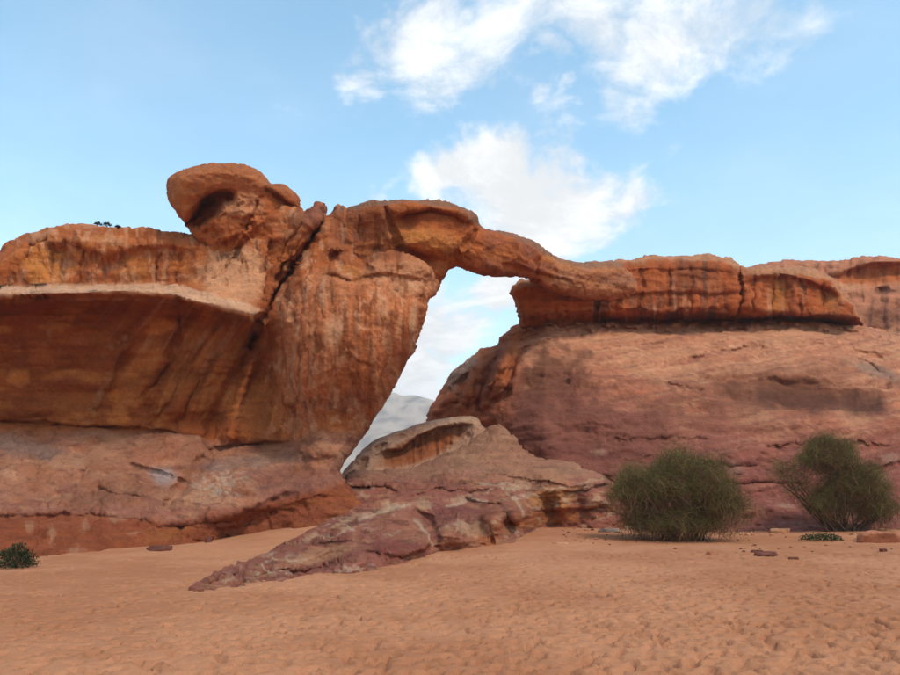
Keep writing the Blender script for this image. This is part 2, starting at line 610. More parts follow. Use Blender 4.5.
# ================================================================== rock builder
def rock(name, outline, depth, colour, parent=None, grid=1.5, rim=(16, 1.2), thick=5.0, thick_r=45, rough=0.5, seed=0,
         disp=(0.22, 0.07, 0.03), strata=0.05, mat=None, rim_mask=None, smask=None, flake=((1.5, 1.5, 0.9), 0.10), fmask=None):
    Q = catmull(outline, rough=rough, seed=seed)
    u0, v0 = Q.min(0) - 2 * grid; u1, v1 = Q.max(0) + 2 * grid
    us = np.arange(u0, u1, grid); vs = np.arange(v0, v1, grid)
    M = inside_rows(us, vs, Q)
    U, V = np.meshgrid(us, vs)
    cell = M[:-1, :-1] | M[1:, :-1] | M[:-1, 1:] | M[1:, 1:]
    use = np.zeros_like(M)
    for a in (slice(None, -1), slice(1, None)):
        for b in (slice(None, -1), slice(1, None)):
            use[a, b] |= cell
    kd = kdtree.KDTree(len(Q))
    for i, p in enumerate(Q):
        kd.insert((p[0], p[1], 0), i)
    kd.balance()
    jj, ii = np.nonzero(use)
    uu, vv, ins = U[jj, ii].copy(), V[jj, ii].copy(), M[jj, ii]
    e = np.empty(len(uu))
    for k in range(len(uu)):
        co, _, d = kd.find((uu[k], vv[k], 0))
        if ins[k]:
            e[k] = d
        else:
            uu[k], vv[k], e[k] = co[0], co[1], 0.0
    Y = depth(uu, vv)
    r, amt = rim
    rm = 1.0 if rim_mask is None else rim_mask(uu, vv)
    q = 1 - np.clip(e / r, 0, 1)
    Yf = Y + rm * amt * (1 - np.sqrt(np.maximum(1 - q * q, 0)))
    qb = 1 - np.clip(e / thick_r, 0, 1)
    Yb = Yf + np.where(ins, thick * np.sqrt(np.maximum(1 - qb * qb, 0)) + 0.02, 0)
    nid = np.full(M.shape, -1)
    nid[jj, ii] = np.arange(len(uu))
    a = nid[:-1, :-1][cell]; b = nid[:-1, 1:][cell]; c = nid[1:, 1:][cell]; d = nid[1:, :-1][cell]
    Ff = np.stack([a, d, c, b], -1)
    # back: inner vertices get twins, rim vertices are shared
    twin = np.arange(len(uu))
    twin[ins] = len(uu) + np.arange(ins.sum())
    Fb = twin[Ff[:, ::-1]]
    Pf = survey(uu, vv, Yf)
    Pb = survey(uu[ins], vv[ins], Yb[ins])
    P = np.concatenate([Pf, Pb])
    F = np.concatenate([Ff, Fb])
    N = vertex_normals(P, F)
    nf = len(Pf)
    D = np.zeros(len(P))
    A = Pf
    d1 = disp[0] * fbm(A / 2.6, 3, seed + 1) + disp[1] * (ridged(A / [1.1, 1.1, 0.8], 3, seed + 2) - 0.4) + disp[2] * fbm(A / 0.32, 2, seed + 9)
    # bedding: steps along a warped height
    zz = A[:, 2] + 0.35 * fbm(A / 4.0, 2, seed + 4)
    s = pnoise(np.stack([A[:, 0] * 0.05, A[:, 1] * 0.05, zz * 2.1], -1), 77) + 0.6 * pnoise(np.stack([A[:, 0] * 0.09, A[:, 1] * 0.09, zz * 5.3], -1), 78)
    st = strata * np.tanh(2.5 * s) * (1.0 if smask is None else smask(uu, vv))
    fm = 1.0 if fmask is None else fmask(uu, vv)
    W = A + 0.35 * np.stack([fbm(A / 0.9, 3, seed + 31), fbm(A / 0.9, 3, seed + 33), fbm(A / 0.9, 3, seed + 35)], -1)
    f1, e1 = flakes(W / np.array(flake[0]), seed)
    f2, e2 = flakes(W / (np.array(flake[0]) * 0.36), seed + 1)
    patch = sstep(-0.25, 0.35, fbm(A / 2.2, 2, seed + 41))
    d1 = d1 + fm * flake[1] * ((0.35 + 0.65 * patch) * f1 + 0.38 * (0.25 + 0.75 * patch) * f2 - 0.9 * patch * np.exp(-e1 / 0.045))
    d1 = d1 + disp[1] * 0.9 * np.minimum(0, ridged(A / 0.75, 3, seed + 12) - 0.15)
    D[:nf] = d1 + st * (1 - np.abs(N[:nf, 2]) * 0.4)
    B = Pb
    D[nf:] = disp[0] * 1.5 * fbm(B / 2.6, 2, seed + 1) if len(B) else 0
    P = P + N * D[:, None]
    col = np.empty((len(P), 3))
    col[:nf] = colour(uu, vv, Pf, N[:nf])
    col[nf:] = col[:nf][ins]
    return mesh_np(name, P, F, mat or M_ROCK, parent, col)


def lin(r, g, b, k=1.0):
    o = []
    for c in (r, g, b):
        c /= 255.0
        o.append((c / 12.92 if c <= 0.04045 else ((c + 0.055) / 1.055) ** 2.4) * k)
    return np.array(o)


# albedo palette
RED = np.array((0.43, 0.110, 0.030))
DEEP = np.array((0.26, 0.060, 0.016))
ORANGE = np.array((0.51, 0.158, 0.040))
OCHRE = np.array((0.57, 0.205, 0.048))
PALE = np.array((0.57, 0.265, 0.135))
PINK = np.array((0.47, 0.172, 0.088))
PURPLE = np.array((0.27, 0.092, 0.062))
VARN = np.array((0.105, 0.038, 0.021))
GREY = np.array((0.40, 0.29, 0.22))
CREAM = np.array((0.58, 0.38, 0.24))


def mixc(col, c, m):
    m = np.clip(m, 0, 1)[:, None]
    return col * (1 - m) + np.asarray(c) * m


def base_rock(U, V, P, c0, c1, c2, seed=0):
    """mottled bedded colour from three tones"""
    n = len(U)
    col = np.tile(np.asarray(c0, float), (n, 1))
    col = mixc(col, c1, sstep(-0.05, 0.55, fbm(P / [3.5, 3.5, 1.6], 4, seed)))
    zz = P[:, 2] + 0.4 * fbm(P / 4, 2, seed + 3)
    bed = pnoise(np.stack([P[:, 0] * 0.04, P[:, 1] * 0.04, zz * 1.5], -1), seed + 5) + 0.5 * pnoise(np.stack([P[:, 0] * 0.08, P[:, 1] * 0.08, zz * 4.1], -1), seed + 6)
    col = mixc(col, c2, 0.7 * sstep(0.1, 0.8, bed))
    return col


def streaks(U, V, P, seed, su=3.2, sv=60, lo=0.05, hi=0.55):
    """vertical runs of desert varnish"""
    w = 3.0 * n2(U, V, 40, 40, seed, 2)
    a = n2(U + w, V, su * 2.2, sv, seed + 1, 3) + 0.5 * n2(U + w, V, su, sv * 0.6, seed + 2, 2)
    g = 0.5 + 0.9 * n2(U, V, 60, 50, seed + 3, 2)
    return sstep(lo, lo + 0.55 * (hi - lo), a) * np.clip(g * 1.3, 0, 1)


# ================================================================== the natural arch
arch = empty('rock_arch', (-4.0, 26.0, 0.0))
tag(arch, 'tall red sandstone rock arch with mushroom knob and thin bridge above the gap', 'rock arch')

BUTTE_BASE = [(-170, 575), (-60, 568), (0, 563), (60, 557), (100, 554), (150, 549), (200, 545), (250, 533), (300, 520), (340, 502), (380, 500)]
wing_f = loft([
    [(-170, 262, 30.6), (0, 256, 30.4), (25, 238, 30.2), (60, 224, 30.2), (120, 226, 30.2), (190, 233, 30.0), (250, 205, 29.4), (300, 205, 28.4), (340, 206, 28.4)],
    [(-170, 272, 29.3), (0, 266, 29.3), (25, 252, 29.3), (60, 240, 29.4), (120, 244, 29.3), (190, 246, 29.2), (225, 244, 29.0), (250, 226, 28.9), (300, 240, 28.0), (340, 240, 28.0)],
    [(-170, 288, 29.5), (0, 288, 29.5), (60, 286, 29.6), (110, 284, 29.5), (180, 283, 29.3), (196, 274, 29.0), (215, 258, 28.8), (245, 239, 28.6), (268, 239, 28.2), (276, 262, 27.9), (300, 290, 27.5), (340, 300, 27.5)],
    [(-170, 294, 24.9), (0, 293, 24.8), (60, 291, 24.7), (130, 290, 24.7), (175, 293, 25.0), (200, 300, 25.6), (225, 306, 25.9), (250, 312, 26.1), (262, 316, 26.6), (280, 310, 27.4), (340, 310, 27.6)],
    [(-170, 304, 25.1), (0, 303, 25.0), (60, 301, 24.9), (130, 300, 24.9), (175, 303, 25.2), (200, 309, 25.7), (225, 315, 26.0), (250, 321, 26.4), (262, 326, 26.9), (280, 322, 27.7), (340, 320, 28.0)],
    [(-170, 316, 26.6), (0, 313, 26.5), (60, 311, 26.4), (130, 312, 26.4), (175, 318, 26.8), (200, 322, 27.1), (225, 330, 27.5), (250, 336, 27.9), (280, 340, 28.3), (340, 340, 28.4)],
    [(-170, 370, 28.0), (0, 370, 27.9), (100, 370, 27.9), (160, 372, 28.0), (200, 374, 28.1), (235, 376, 28.3), (260, 380, 28.6), (300, 380, 28.6), (340, 380, 28.6)],
    [(-170, 420, 28.5), (0, 421, 28.5), (60, 425, 28.5), (120, 428, 28.5), (170, 431, 28.4), (210, 439, 28.3), (240, 446, 28.5), (300, 443, 28.4), (360, 440, 28.4)],
    [(-170, 425, 28.2), (0, 426, 28.2), (60, 430, 28.2), (120, 433, 28.2), (170, 436, 28.1), (210, 444, 28.1), (240, 450, 28.2), (300, 448, 27.8), (360, 446, 27.6)],
    [(-170, 458, 26.5), (0, 458, 26.4), (60, 458, 26.5), (120, 460, 26.6), (170, 465, 26.4), (200, 470, 26.5), (250, 466, 26.4), (300, 462, 26.4), (360, 462, 26.6)],
    [(-170, 492, 24.5), (0, 492, 24.3), (60, 492, 24.5), (120, 492, 24.6), (170, 496, 24.9), (220, 496, 24.9), (260, 490, 25.0), (300, 484, 25.3), (340, 478, 25.8), (370, 478, 26.2)],
    [(-170, 520, 23.2), (0, 518, 22.9), (60, 517, 23.0), (120, 520, 23.3), (170, 524, 23.8), (220, 518, 24.0), (260, 508, 24.2), (300, 500, 24.5), (340, 488, 25.3), (370, 486, 26.0)],
    base(BUTTE_BASE, 0.55),
    [(u, v + 30, y - 1.4) for (u, v, y) in base(BUTTE_BASE, 0.55)],
])
pillar_f = tps([
    (300, 268, 26.4), (340, 262, 26.1), (380, 262, 25.9), (420, 266, 26.2), (440, 284, 26.9), (290, 300, 26.4),
    (300, 330, 25.6), (340, 315, 24.9), (380, 315, 24.7), (412, 325, 25.2), (430, 310, 26.2), (278, 330, 26.8),
    (300, 380, 26.0), (340, 380, 25.2), (380, 375, 25.4), (400, 372, 26.2), (282, 375, 27.4), (268, 340, 28.2),
    (312, 430, 26.6), (340, 425, 26.1), (362, 430, 26.7), (300, 425, 27.4), (285, 430, 28.6),
    (312, 450, 26.0), (338, 462, 26.0), (300, 484, 24.9), (345, 486, 25.4), (290, 506, 24.6), (280, 470, 26.6), (265, 490, 25.6), (260, 430, 29.6), (245, 340, 30.2), (350, 510, 25.0),
    (250, 270, 29.5), (270, 250, 28.8), (300, 230, 28.6)])


def butte_depth(U, V):
    w = wing_f(U, V)
    p = pillar_f(U, V)
    # head of the pillar: the upper block stands back behind a shelf
    vh = np.interp(U, [255, 285, 300, 312, 326, 336, 350, 362, 378, 400, 425, 445], [330, 300, 268, 250, 243, 246, 258, 268, 261, 257, 262, 282])
    p = p + 1.9 * sstep(0, 12, vh - V) - 0.25 * np.exp(-((V - vh - 5) / 6) ** 2)
    Y = smin(w, p, 0.45)
    # upper tier: shallow alcoves with brows
    Y = step(Y, U, V, [(18, 262), (28, 246), (48, 240), (66, 250), (80, 268)], 0.55, 30, 3.5, 6, 1)
    Y = step(Y, U, V, [(95, 262), (115, 256), (140, 248), (165, 246), (185, 252)], 0.4, 24, 4.0, 6, 2)
    Y = step(Y, U, V, [(60, 238), (80, 246), (100, 256)], 0.4, 14, 2.0, 2, 3)
    for k, u in enumerate((82, 158, 179)):
        Y = groove(Y, U, V, [(u + 4, 250), (u, 266), (u - 3, 286)], 1.4, 0.22, 3.5, k)
    # big diagonal cleft, and the slabs beside it
    Y = groove(Y, U, V, [(331, 203), (322, 222), (309, 243), (296, 262), (283, 284), (272, 302), (258, 326), (250, 345)], 2.8, 1.3, 4.0, 5, False)
    Y = groove(Y, U, V, [(318, 226), (300, 250), (285, 275), (270, 300)], 6, 0.5, 2, 6)
    Y = groove(Y, U, V, [(305, 222), (291, 240), (283, 262), (276, 285)], 2.2, 0.5, 2, 7)
    Y = groove(Y, U, V, [(257, 190), (252, 215), (245, 232), (236, 250), (228, 266), (212, 284)], 1.2, 0.3, 3, 8)
    Y = step(Y, U, V, [(262, 312), (268, 275), (268, 238)], 0.8, 12, 1.6, 2, 210)
    Y = step(Y, U, V, [(270, 240), (252, 237), (236, 243), (222, 254)], 0.5, 12, 1.6, 2, 211)
    # head: cave-like pits
    Y = step(Y, U, V, [(328, 262), (336, 250), (348, 251), (362, 262), (376, 271)], 0.75, 15, 2.0, 3, 11)
    Y = step(Y, U, V, [(322, 292), (330, 280), (344, 284), (358, 280), (366, 276)], -0.25, 8, 2.0, 3, 12)
    Y = Y + 0.40 * blob(U, V, 318, 262, 10, 16, 15, 0.7, 0.3, 12)
    Y = step(Y, U, V, [(310, 276), (335, 274), (352, 281), (366, 276), (385, 274), (410, 276), (432, 282)], 0.3, 12, 1.5, 2.5, 13)
    # pillar face: flutes, ribs and flaked scars
    fl = np.clip((V - 282 - 30 * n2(U, V, 14, 300, 113, 2)) / 60, 0, 1) * (1 - sstep(410, 450, V)) * sstep(272, 292, U)
    w1 = 4 * n2(U, V, 60, 90, 15, 2)
    Y = Y + fl * (0.22 * n2(U + w1, V, 10, 130, 14, 3) + 0.20 * np.abs(n2(U + w1, V, 16, 160, 16, 2)))
    Y = groove(Y, U, V, [(276, 340), (287, 375), (296, 405), (300, 440)], 5, 0.5, 1.5, 19)
    Y = step(Y, U, V, [(440, 290), (432, 305), (422, 318), (414, 340)], -0.35, 14, 1.8, 1.0, 22)
    Y = step(Y, U, V, [(298, 446), (315, 441), (335, 452), (352, 470)], -0.35, 16, 2.0, 1.2, 23)
    # hollow below the ledge: sweeping folds
    Y = groove(Y, U, V, [(262, 330), (246, 362), (226, 392), (215, 420), (210, 442)], 9, 0.65, 2, 24)
    Y = Y - 0.45 * np.exp(-(pdist(U, V, [(258, 350), (244, 385), (236, 415), (228, 440)])[0] / 6) ** 2)
    Y = groove(Y, U, V, [(180, 300), (181, 330), (172, 360), (156, 382), (138, 402)], 2.2, 0.25, 4, 25)
    Y = groove(Y, U, V, [(214, 335), (190, 370), (172, 400), (152, 428)], 2.8, 0.20, 4, 26)
    Y = groove(Y, U, V, [(230, 340), (208, 370), (190, 400), (176, 428)], 3.2, 0.20, 4, 27)
    Y = groove(Y, U, V, [(92, 415), (108, 385), (118, 355), (135, 335)], 2.5, -0.2, 2, 32)
    hol = sstep(305, 330, V) * (1 - sstep(405, 425, V)) * (1 - sstep(255, 290, U))
    q = U + 0.9 * (V - 300) - 0.0025 * (V - 300) ** 2
    sw = hol * sstep(90, 160, U)
    Y = Y + sw * 0.55 * n2(q, V, 34, 150, 33, 2) + sw * 0.07 * n2(q, V, 10, 110, 32, 2) + hol * (1 - sstep(90, 160, U)) * 0.35 * n2(U, V, 50, 34, 31, 2)
    # lip: scalloped edge, small overhang of the bedding beneath it
    Y = step(Y, U, V, [(-170, 299), (-60, 299), (0, 298), (30, 297), (62, 294), (95, 296), (130, 295), (165, 297), (195, 304), (235, 313), (258, 322)], 0.25, 30, 3.0, 2.5, 34)
    # bedding crack at the foot of the wall
    Y = groove(Y, U, V, [(-170, 421), (0, 422), (60, 426), (120, 429), (170, 432), (200, 439)], 1.4, 0.40, 1.5, 35, False)
    Y = groove(Y, U, V, [(207, 451), (235, 446), (265, 443), (296, 443)], 1.8, 0.45, 1.2, 36)
    # apron: gully, ledges, the undercut red band at its foot
    Y = groove(Y, U, V, [(212, 450), (196, 472), (176, 494), (164, 512)], 7, 0.55, 3, 37)
    Y = step(Y, U, V, [(60, 505), (100, 488), (140, 496), (160, 500)], 0.2, 18, 3, 5, 38)
    Y = step(Y, U, V, [(-170, 522), (-40, 520), (20, 515), (80, 514), (130, 518), (170, 524)], 0.3, 26, 3, 4, 39)
    Y = step(Y, U, V, [(150, 527), (190, 524), (230, 516), (262, 504), (290, 492)], 0.45, 22, 3, 4, 40)
    Y = step(Y, U, V, [(120, 462), (160, 470), (195, 486)], 0.25, 16, 2, 3, 41)
    ap = sstep(440, 460, V)
    Y = Y + ap * (0.22 * n2(U, V, 34, 13, 42, 4) + 0.10 * n2(U, V, 12, 6, 43, 3))
    return Y


def butte_colour(U, V, P, N):
    col = base_rock(U, V, P, RED, ORANGE, RED * 0.85, 3)
    # upper tier
    up = 1 - sstep(284, 292, V)
    col = mixc(col, OCHRE, blob(U, V, 47, 266, 24, 22, 0, 0.5, 0.2, 1) * 0.8)
    col = mixc(col, OCHRE, blob(U, V, 135, 270, 16, 14, 0, 0.6, 0.25, 2) * 0.5)
    col = mixc(col, PALE, 0.5 * up * sstep(0.0, 0.5, n2(U, V, 40, 14, 4, 3)))
    col = mixc(col, VARN * 1.5, 0.7 * up * streaks(U, V, P, 5, 3, 40, 0.15, 0.6) * sstep(246, 262, V))
    # light slab and the ledge top
    sl = np.maximum(blob(U, V, 235, 275, 34, 32, 35, 0.25, 0.06, 6), 0)
    col = mixc(col, PALE * [1.05, 1.0, 0.95], 0.9 * sl * (1 - sstep(264, 269, U)) * sstep(235, 240, V))
    col = mixc(col, DEEP, 0.55 * blob(U, V, 282, 270, 13, 34, 20, 0.4, 0.3, 61))
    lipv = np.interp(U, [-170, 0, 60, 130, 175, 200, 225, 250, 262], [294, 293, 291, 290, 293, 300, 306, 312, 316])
    shelf = sstep(-9, -6, V - lipv) * (1 - sstep(2.0, 5.0, V - lipv + 2 * n2(U, V, 12, 6, 7, 2))) * (1 - sstep(258, 268, U))
    col = mixc(col, np.array((0.62, 0.33, 0.19)), 0.9 * shelf)
    # hollow: deep red with ochre bedding and pale scratches
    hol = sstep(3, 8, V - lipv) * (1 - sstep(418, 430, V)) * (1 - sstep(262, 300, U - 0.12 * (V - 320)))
    col = mixc(col, DEEP * 0.85, hol * (0.65 + 0.35 * (1 - sstep(300, 350, V)) + 0.5 * n2(U, V, 45, 25, 8, 3)))  # deep red rock plus the ledge's shade put into the colour, strongest under the lip
    q = U + 0.9 * (V - 300) - 0.0025 * (V - 300) ** 2
    sw = hol * sstep(80, 150, U)
    lf = hol * (1 - sstep(80, 150, U))
    oc = sstep(0.0, 0.35, n2(U, V, 70, 30, 9, 4) + 0.3 * sstep(330, 410, V) - 0.05)
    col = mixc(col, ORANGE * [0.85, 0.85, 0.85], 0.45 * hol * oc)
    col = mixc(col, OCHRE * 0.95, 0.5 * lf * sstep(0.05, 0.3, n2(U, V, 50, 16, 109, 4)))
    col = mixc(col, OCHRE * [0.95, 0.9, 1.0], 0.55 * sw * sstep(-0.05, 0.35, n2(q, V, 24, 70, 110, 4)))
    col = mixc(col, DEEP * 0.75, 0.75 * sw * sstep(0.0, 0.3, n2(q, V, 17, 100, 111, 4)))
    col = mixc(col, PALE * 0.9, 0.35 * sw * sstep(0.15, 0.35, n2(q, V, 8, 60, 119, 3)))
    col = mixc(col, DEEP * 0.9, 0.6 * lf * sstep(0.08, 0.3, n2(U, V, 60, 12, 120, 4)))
    for (u, v, a, b, ro) in ((160, 328, 16, 7, -12), (125, 398, 20, 10, 0), (118, 418, 12, 7, 0), (20, 378, 12, 8, 0), (145, 365, 24, 9, -25), (160, 420, 9, 6, 0)):
        col = mixc(col, OCHRE * [0.95, 0.85, 0.9], 0.75 * blob(U, V, u, v, a, b, ro, 0.3, 0.4, int(u), 12))
    for k, pl in enumerate(([(86, 423), (97, 405), (104, 388), (108, 374)], [(78, 418), (90, 408), (100, 392)], [(104, 356), (118, 341), (128, 336)], [(15, 358), (20, 340), (26, 328)], [(45, 343), (52, 332), (40, 328)],
                            [(190, 345), (215, 332), (235, 322)], [(200, 420), (205, 435)], [(140, 420), (148, 424)])):
        d, _, fr = pdist(U + 2 * n2(U, V, 8, 8, k, 2), V, pl)
        col = mixc(col, PALE * 0.8, 0.45 * np.exp(-(d / 3.2) ** 2) * hol * sstep(-0.1, 0.3, n2(U, V, 7, 7, 70 + k, 3)))
    # smooth stained wall right of the folds
    col = mixc(col, ORANGE * [0.75, 0.85, 1.0], 0.5 * blob(U, V, 262, 415, 26, 26, 0, 0.5, 0.1, 12))
    # pillar: pale face with dark and light runs
    pil = sstep(262, 292, U - 0.08 * (V - 300)) * sstep(262, 285, V) * (1 - sstep(436, 452, V))
    run = pil * sstep(0, 45, V - 282 - 40 * n2(U, V, 12, 400, 112, 2) + 10)
    col = mixc(col, PINK * [1.18, 1.06, 0.85], 0.7 * pil)
    col = mixc(col, CREAM * [0.95, 0.85, 0.75], 0.6 * run * streaks(U, V, P, 13, 3.2, 90, 0.0, 0.45))
    col = mixc(col, DEEP * 0.9, 0.75 * run * streaks(U, V, P, 16, 2.6, 80, -0.05, 0.35))
    col = mixc(col, DEEP, 0.5 * pil * blob(U, V, 355, 350, 30, 16, 30, 0.6, 0.3, 18))
    col = mixc(col, ORANGE * 0.75, 0.55 * blob(U, V, 350, 408, 40, 30, -40, 0.5, 0.2, 19))
    col = mixc(col, PURPLE * 1.0, 0.45 * blob(U, V, 352, 400, 40, 9, -10, 0.6, 0.3, 20))
    col = mixc(col, PALE, 0.75 * blob(U, V, 334, 330, 9, 16, 20, 0.4, 0.35, 21, 8))
    col = mixc(col, PALE, 0.6 * blob(U, V, 405, 276, 36, 16, 10, 0.5, 0.3, 22))
    col = mixc(col, OCHRE * 0.9, 0.5 * blob(U, V, 350, 270, 14, 7, 20, 0.4, 0.2, 23))
    cr = sstep(255, 275, U) * (1 - sstep(430, 450, V)) + (1 - sstep(280, 290, V))
    col = mixc(col, PALE * 1.05, 0.55 * np.clip(cr, 0, 1) * sstep(0.16, 0.22, n2(U, V, 9, 20, 121, 4)))
    col = mixc(col, DEEP * 0.7, 0.6 * np.clip(cr, 0, 1) * sstep(0.18, 0.24, n2(U, V, 8, 24, 122, 4)))
    # upper block: dark varnish
    ub = sstep(322, 335, U) * (1 - sstep(252, 264, V))
    col = mixc(col, VARN * 1.9, 0.65 * ub * (0.5 + streaks(U, V, P, 24, 3, 50, 0.0, 0.5)))
    col = mixc(col, VARN * 1.5, 0.6 * blob(U, V, 300, 222, 8, 7, 0, 0.5, 0.2, 26))
    col = mixc(col, PURPLE, 0.6 * blob(U, V, 316, 212, 9, 14, 20, 0.5, 0.2, 27))
    # apron: pale mauve-pink with grey wash and light crust
    ap = sstep(427, 436, V - 10 * sstep(170, 215, U) * (1 - sstep(290, 320, U)))
    acol = base_rock(U, V, P, PINK * [0.95, 1.0, 1.0], PALE * 0.88, PURPLE * 1.35, 31)
    acol = mixc(acol, RED, 0.35 * sstep(-0.1, 0.4, n2(U, V, 30, 10, 30, 4)))
    acol = mixc(acol, PALE * 1.05, 0.45 * sstep(0.08, 0.35, n2(U, V, 30, 9, 114, 4)))
    acol = mixc(acol, PURPLE * 1.0, 0.6 * sstep(0.10, 0.32, n2(U, V, 34, 9, 115, 5)))
    acol = mixc(acol, VARN * 1.7, 0.5 * sstep(0.22, 0.36, n2(U, V, 12, 4, 116, 4)))
    acol = mixc(acol, GREY * 0.55, 0.6 * blob(U, V, 20, 448, 50, 10, 8, 0.6, 0.3, 32))
    acol = mixc(acol, GREY * [1.1, 1.15, 1.25], 0.75 * blob(U, V, 163, 474, 13, 9, 10, 0.6, 0.2, 33))
    acol = mixc(acol, CREAM, 0.75 * blob(U, V, 222, 486, 30, 14, 0, 0.5, 0.4, 34, 7) * sstep(-0.2, 0.3, n2(U, V, 6, 4, 35, 3)))
    acol = mixc(acol, VARN * 1.9, 0.5 * blob(U, V, 110, 497, 46, 11, -6, 0.6, 0.4, 36, 12))
    acol = mixc(acol, PURPLE * 0.95, 0.6 * blob(U, V, 300, 490, 40, 24, -25, 0.5, 0.25, 37))
    acol = mixc(acol, ORANGE * [0.9, 0.9, 1.2], 0.4 * blob(U, V, 310, 460, 16, 14, 0, 0.6, 0.2, 38))
    acol = mixc(acol, GREY * 0.7, 0.45 * blob(U, V, 250, 462, 50, 7, -6, 0.6, 0.3, 39))
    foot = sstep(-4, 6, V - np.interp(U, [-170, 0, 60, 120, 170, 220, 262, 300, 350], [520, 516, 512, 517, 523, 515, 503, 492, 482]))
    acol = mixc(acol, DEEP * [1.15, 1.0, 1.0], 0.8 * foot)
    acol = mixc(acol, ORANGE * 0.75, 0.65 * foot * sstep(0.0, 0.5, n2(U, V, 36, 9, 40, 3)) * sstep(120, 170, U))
    for (u, v, a, b, ro) in ((52, 534, 4, 8, 10), (84, 528, 4, 7, 25), (118, 520, 9, 3, -10), (75, 556, 8, 4, -20), (30, 527, 5, 3, 0), (135, 535, 8, 2, -10)):
        acol = mixc(acol, PALE * 0.85, 0.55 * blob(U, V, u, v, a, b, ro, 0.4, 0.7, int(u) + 3, 6))
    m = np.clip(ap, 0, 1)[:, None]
    return col * (1 - m) + acol * m * [0.82, 0.84, 0.92]  # apron toned down: duller purple-grey rock, with its shadow put into the colour


BUTTE = [(-170, 264), (-100, 262), (-40, 262), (-2, 258), (4, 248), (14, 240), (26, 233), (44, 227), (62, 224), (85, 223), (105, 226), (130, 228), (160, 231), (185, 233), (205, 236), (228, 226), (250, 208), (280, 198), (296, 206),
         (304, 213), (309, 206), (315, 202), (324, 202), (327, 206), (326, 213), (329, 217), (333, 211), (338, 205), (345, 208), (352, 214), (372, 232), (398, 250), (420, 260), (433, 267), (440, 281), (439, 288), (434, 295),
         (428, 302), (425, 316), (417, 338), (408, 358), (396, 380), (380, 408), (366, 430), (354, 448), (344, 462), (339, 471), (341, 481), (347, 490), (360, 505), (372, 530), (340, 545), (300, 552), (250, 563), (200, 575), (100, 585), (0, 594), (-170, 606)]
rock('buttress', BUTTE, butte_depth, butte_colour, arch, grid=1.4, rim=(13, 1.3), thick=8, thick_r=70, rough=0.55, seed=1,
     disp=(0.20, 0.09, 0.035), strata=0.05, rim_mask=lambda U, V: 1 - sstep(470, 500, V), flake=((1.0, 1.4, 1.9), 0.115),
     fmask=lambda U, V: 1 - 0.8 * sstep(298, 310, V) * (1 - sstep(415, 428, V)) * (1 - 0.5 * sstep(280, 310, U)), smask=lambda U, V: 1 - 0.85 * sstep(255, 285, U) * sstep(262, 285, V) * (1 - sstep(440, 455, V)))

# ---- mushroom knob
knob_f = tps([(168, 190, 28.9), (185, 185, 28.1), (215, 178, 27.9), (250, 178, 28.1), (268, 190, 28.5), (185, 215, 28.6), (215, 205, 28.6), (245, 205, 28.5), (270, 205, 28.6), (290, 198, 28.6), (300, 210, 28.8),
              (200, 240, 28.9), (230, 235, 28.8), (265, 235, 28.7), (295, 235, 28.4), (230, 255, 28.9), (280, 255, 28.4)])


def knob_depth(U, V):
    Y = knob_f(U, V)
    Y = step(Y, U, V, [(180, 232), (192, 214), (203, 200), (216, 192), (230, 190), (238, 192)], 1.5, 15, 2.2, 3, 51)
    Y = Y + 0.7 * blob(U, V, 203, 214, 22, 9, -50, 0.6, 0.3, 52)
    Y = step(Y, U, V, [(262, 186), (275, 192), (288, 202), (300, 210)], 0.6, 12, 1.8, 1, 53)
    Y = Y - 0.7 * blob(U, V, 232, 222, 20, 20, -30, 0.5, 0.35, 54, 10)
    Y = groove(Y, U, V, [(258, 200), (252, 214), (246, 232)], 1.2, 0.3, 3, 55)
    Y = step(Y, U, V, [(212, 218), (226, 214), (240, 220), (255, 214)], 0.2, 10, 1.5, 2, 56)
    Y = Y + 0.12 * n2(U, V, 14, 7, 57, 3)
    return Y


def knob_colour(U, V, P, N):
    col = base_rock(U, V, P, RED, ORANGE, RED * 0.85, 61)
    cap = 1 - sstep(186, 192, V - 0.1 * np.abs(U - 230))
    col = mixc(col, PINK * [0.85, 0.8, 0.65], 0.6 * cap)
    col = mixc(col, DEEP, 0.7 * blob(U, V, 206, 208, 22, 14, -48, 0.5, 0.2, 62))
    col = mixc(col, OCHRE * 0.8, 0.45 * blob(U, V, 178, 195, 9, 20, 15, 0.5, 0.2, 63))
    col = mixc(col, PALE, 0.55 * blob(U, V, 240, 205, 24, 14, 0, 0.5, 0.3, 64, 9))
    col = mixc(col, DEEP, 0.6 * blob(U, V, 286, 198, 12, 6, 25, 0.5, 0.2, 65))
    return col


rock('mushroom_knob', [(196, 238), (186, 226), (178, 214), (170, 202), (167, 190), (169, 178), (178, 171), (192, 167), (212, 164), (232, 164), (248, 166), (260, 172), (267, 180), (272, 184), (282, 184), (292, 190), (299, 199), (301, 208), (306, 216), (304, 240), (285, 262), (245, 262), (212, 250)],
     knob_depth, knob_colour, arch, grid=1.0, rim=(11, 1.3), thick=4.5, thick_r=40, rough=0.4, seed=2, disp=(0.10, 0.05, 0.02), strata=0.03, flake=((0.9, 0.9, 0.7), 0.07),
     rim_mask=lambda U, V: 1 - sstep(222, 240, V) * sstep(205, 215, U))

# ---- bridge
span_f = tps([(340, 235, 28.0), (350, 215, 28.0), (380, 215, 27.4), (420, 210, 27.3), (460, 215, 28.4), (400, 250, 27.7), (440, 240, 28.0), (470, 240, 29.2), (430, 275, 28.4), (450, 262, 28.9),
              (500, 250, 31.0), (530, 262, 32.8), (560, 278, 34.6), (590, 285, 36.4), (620, 290, 37.6), (500, 270, 31.2), (545, 255, 33.6)])


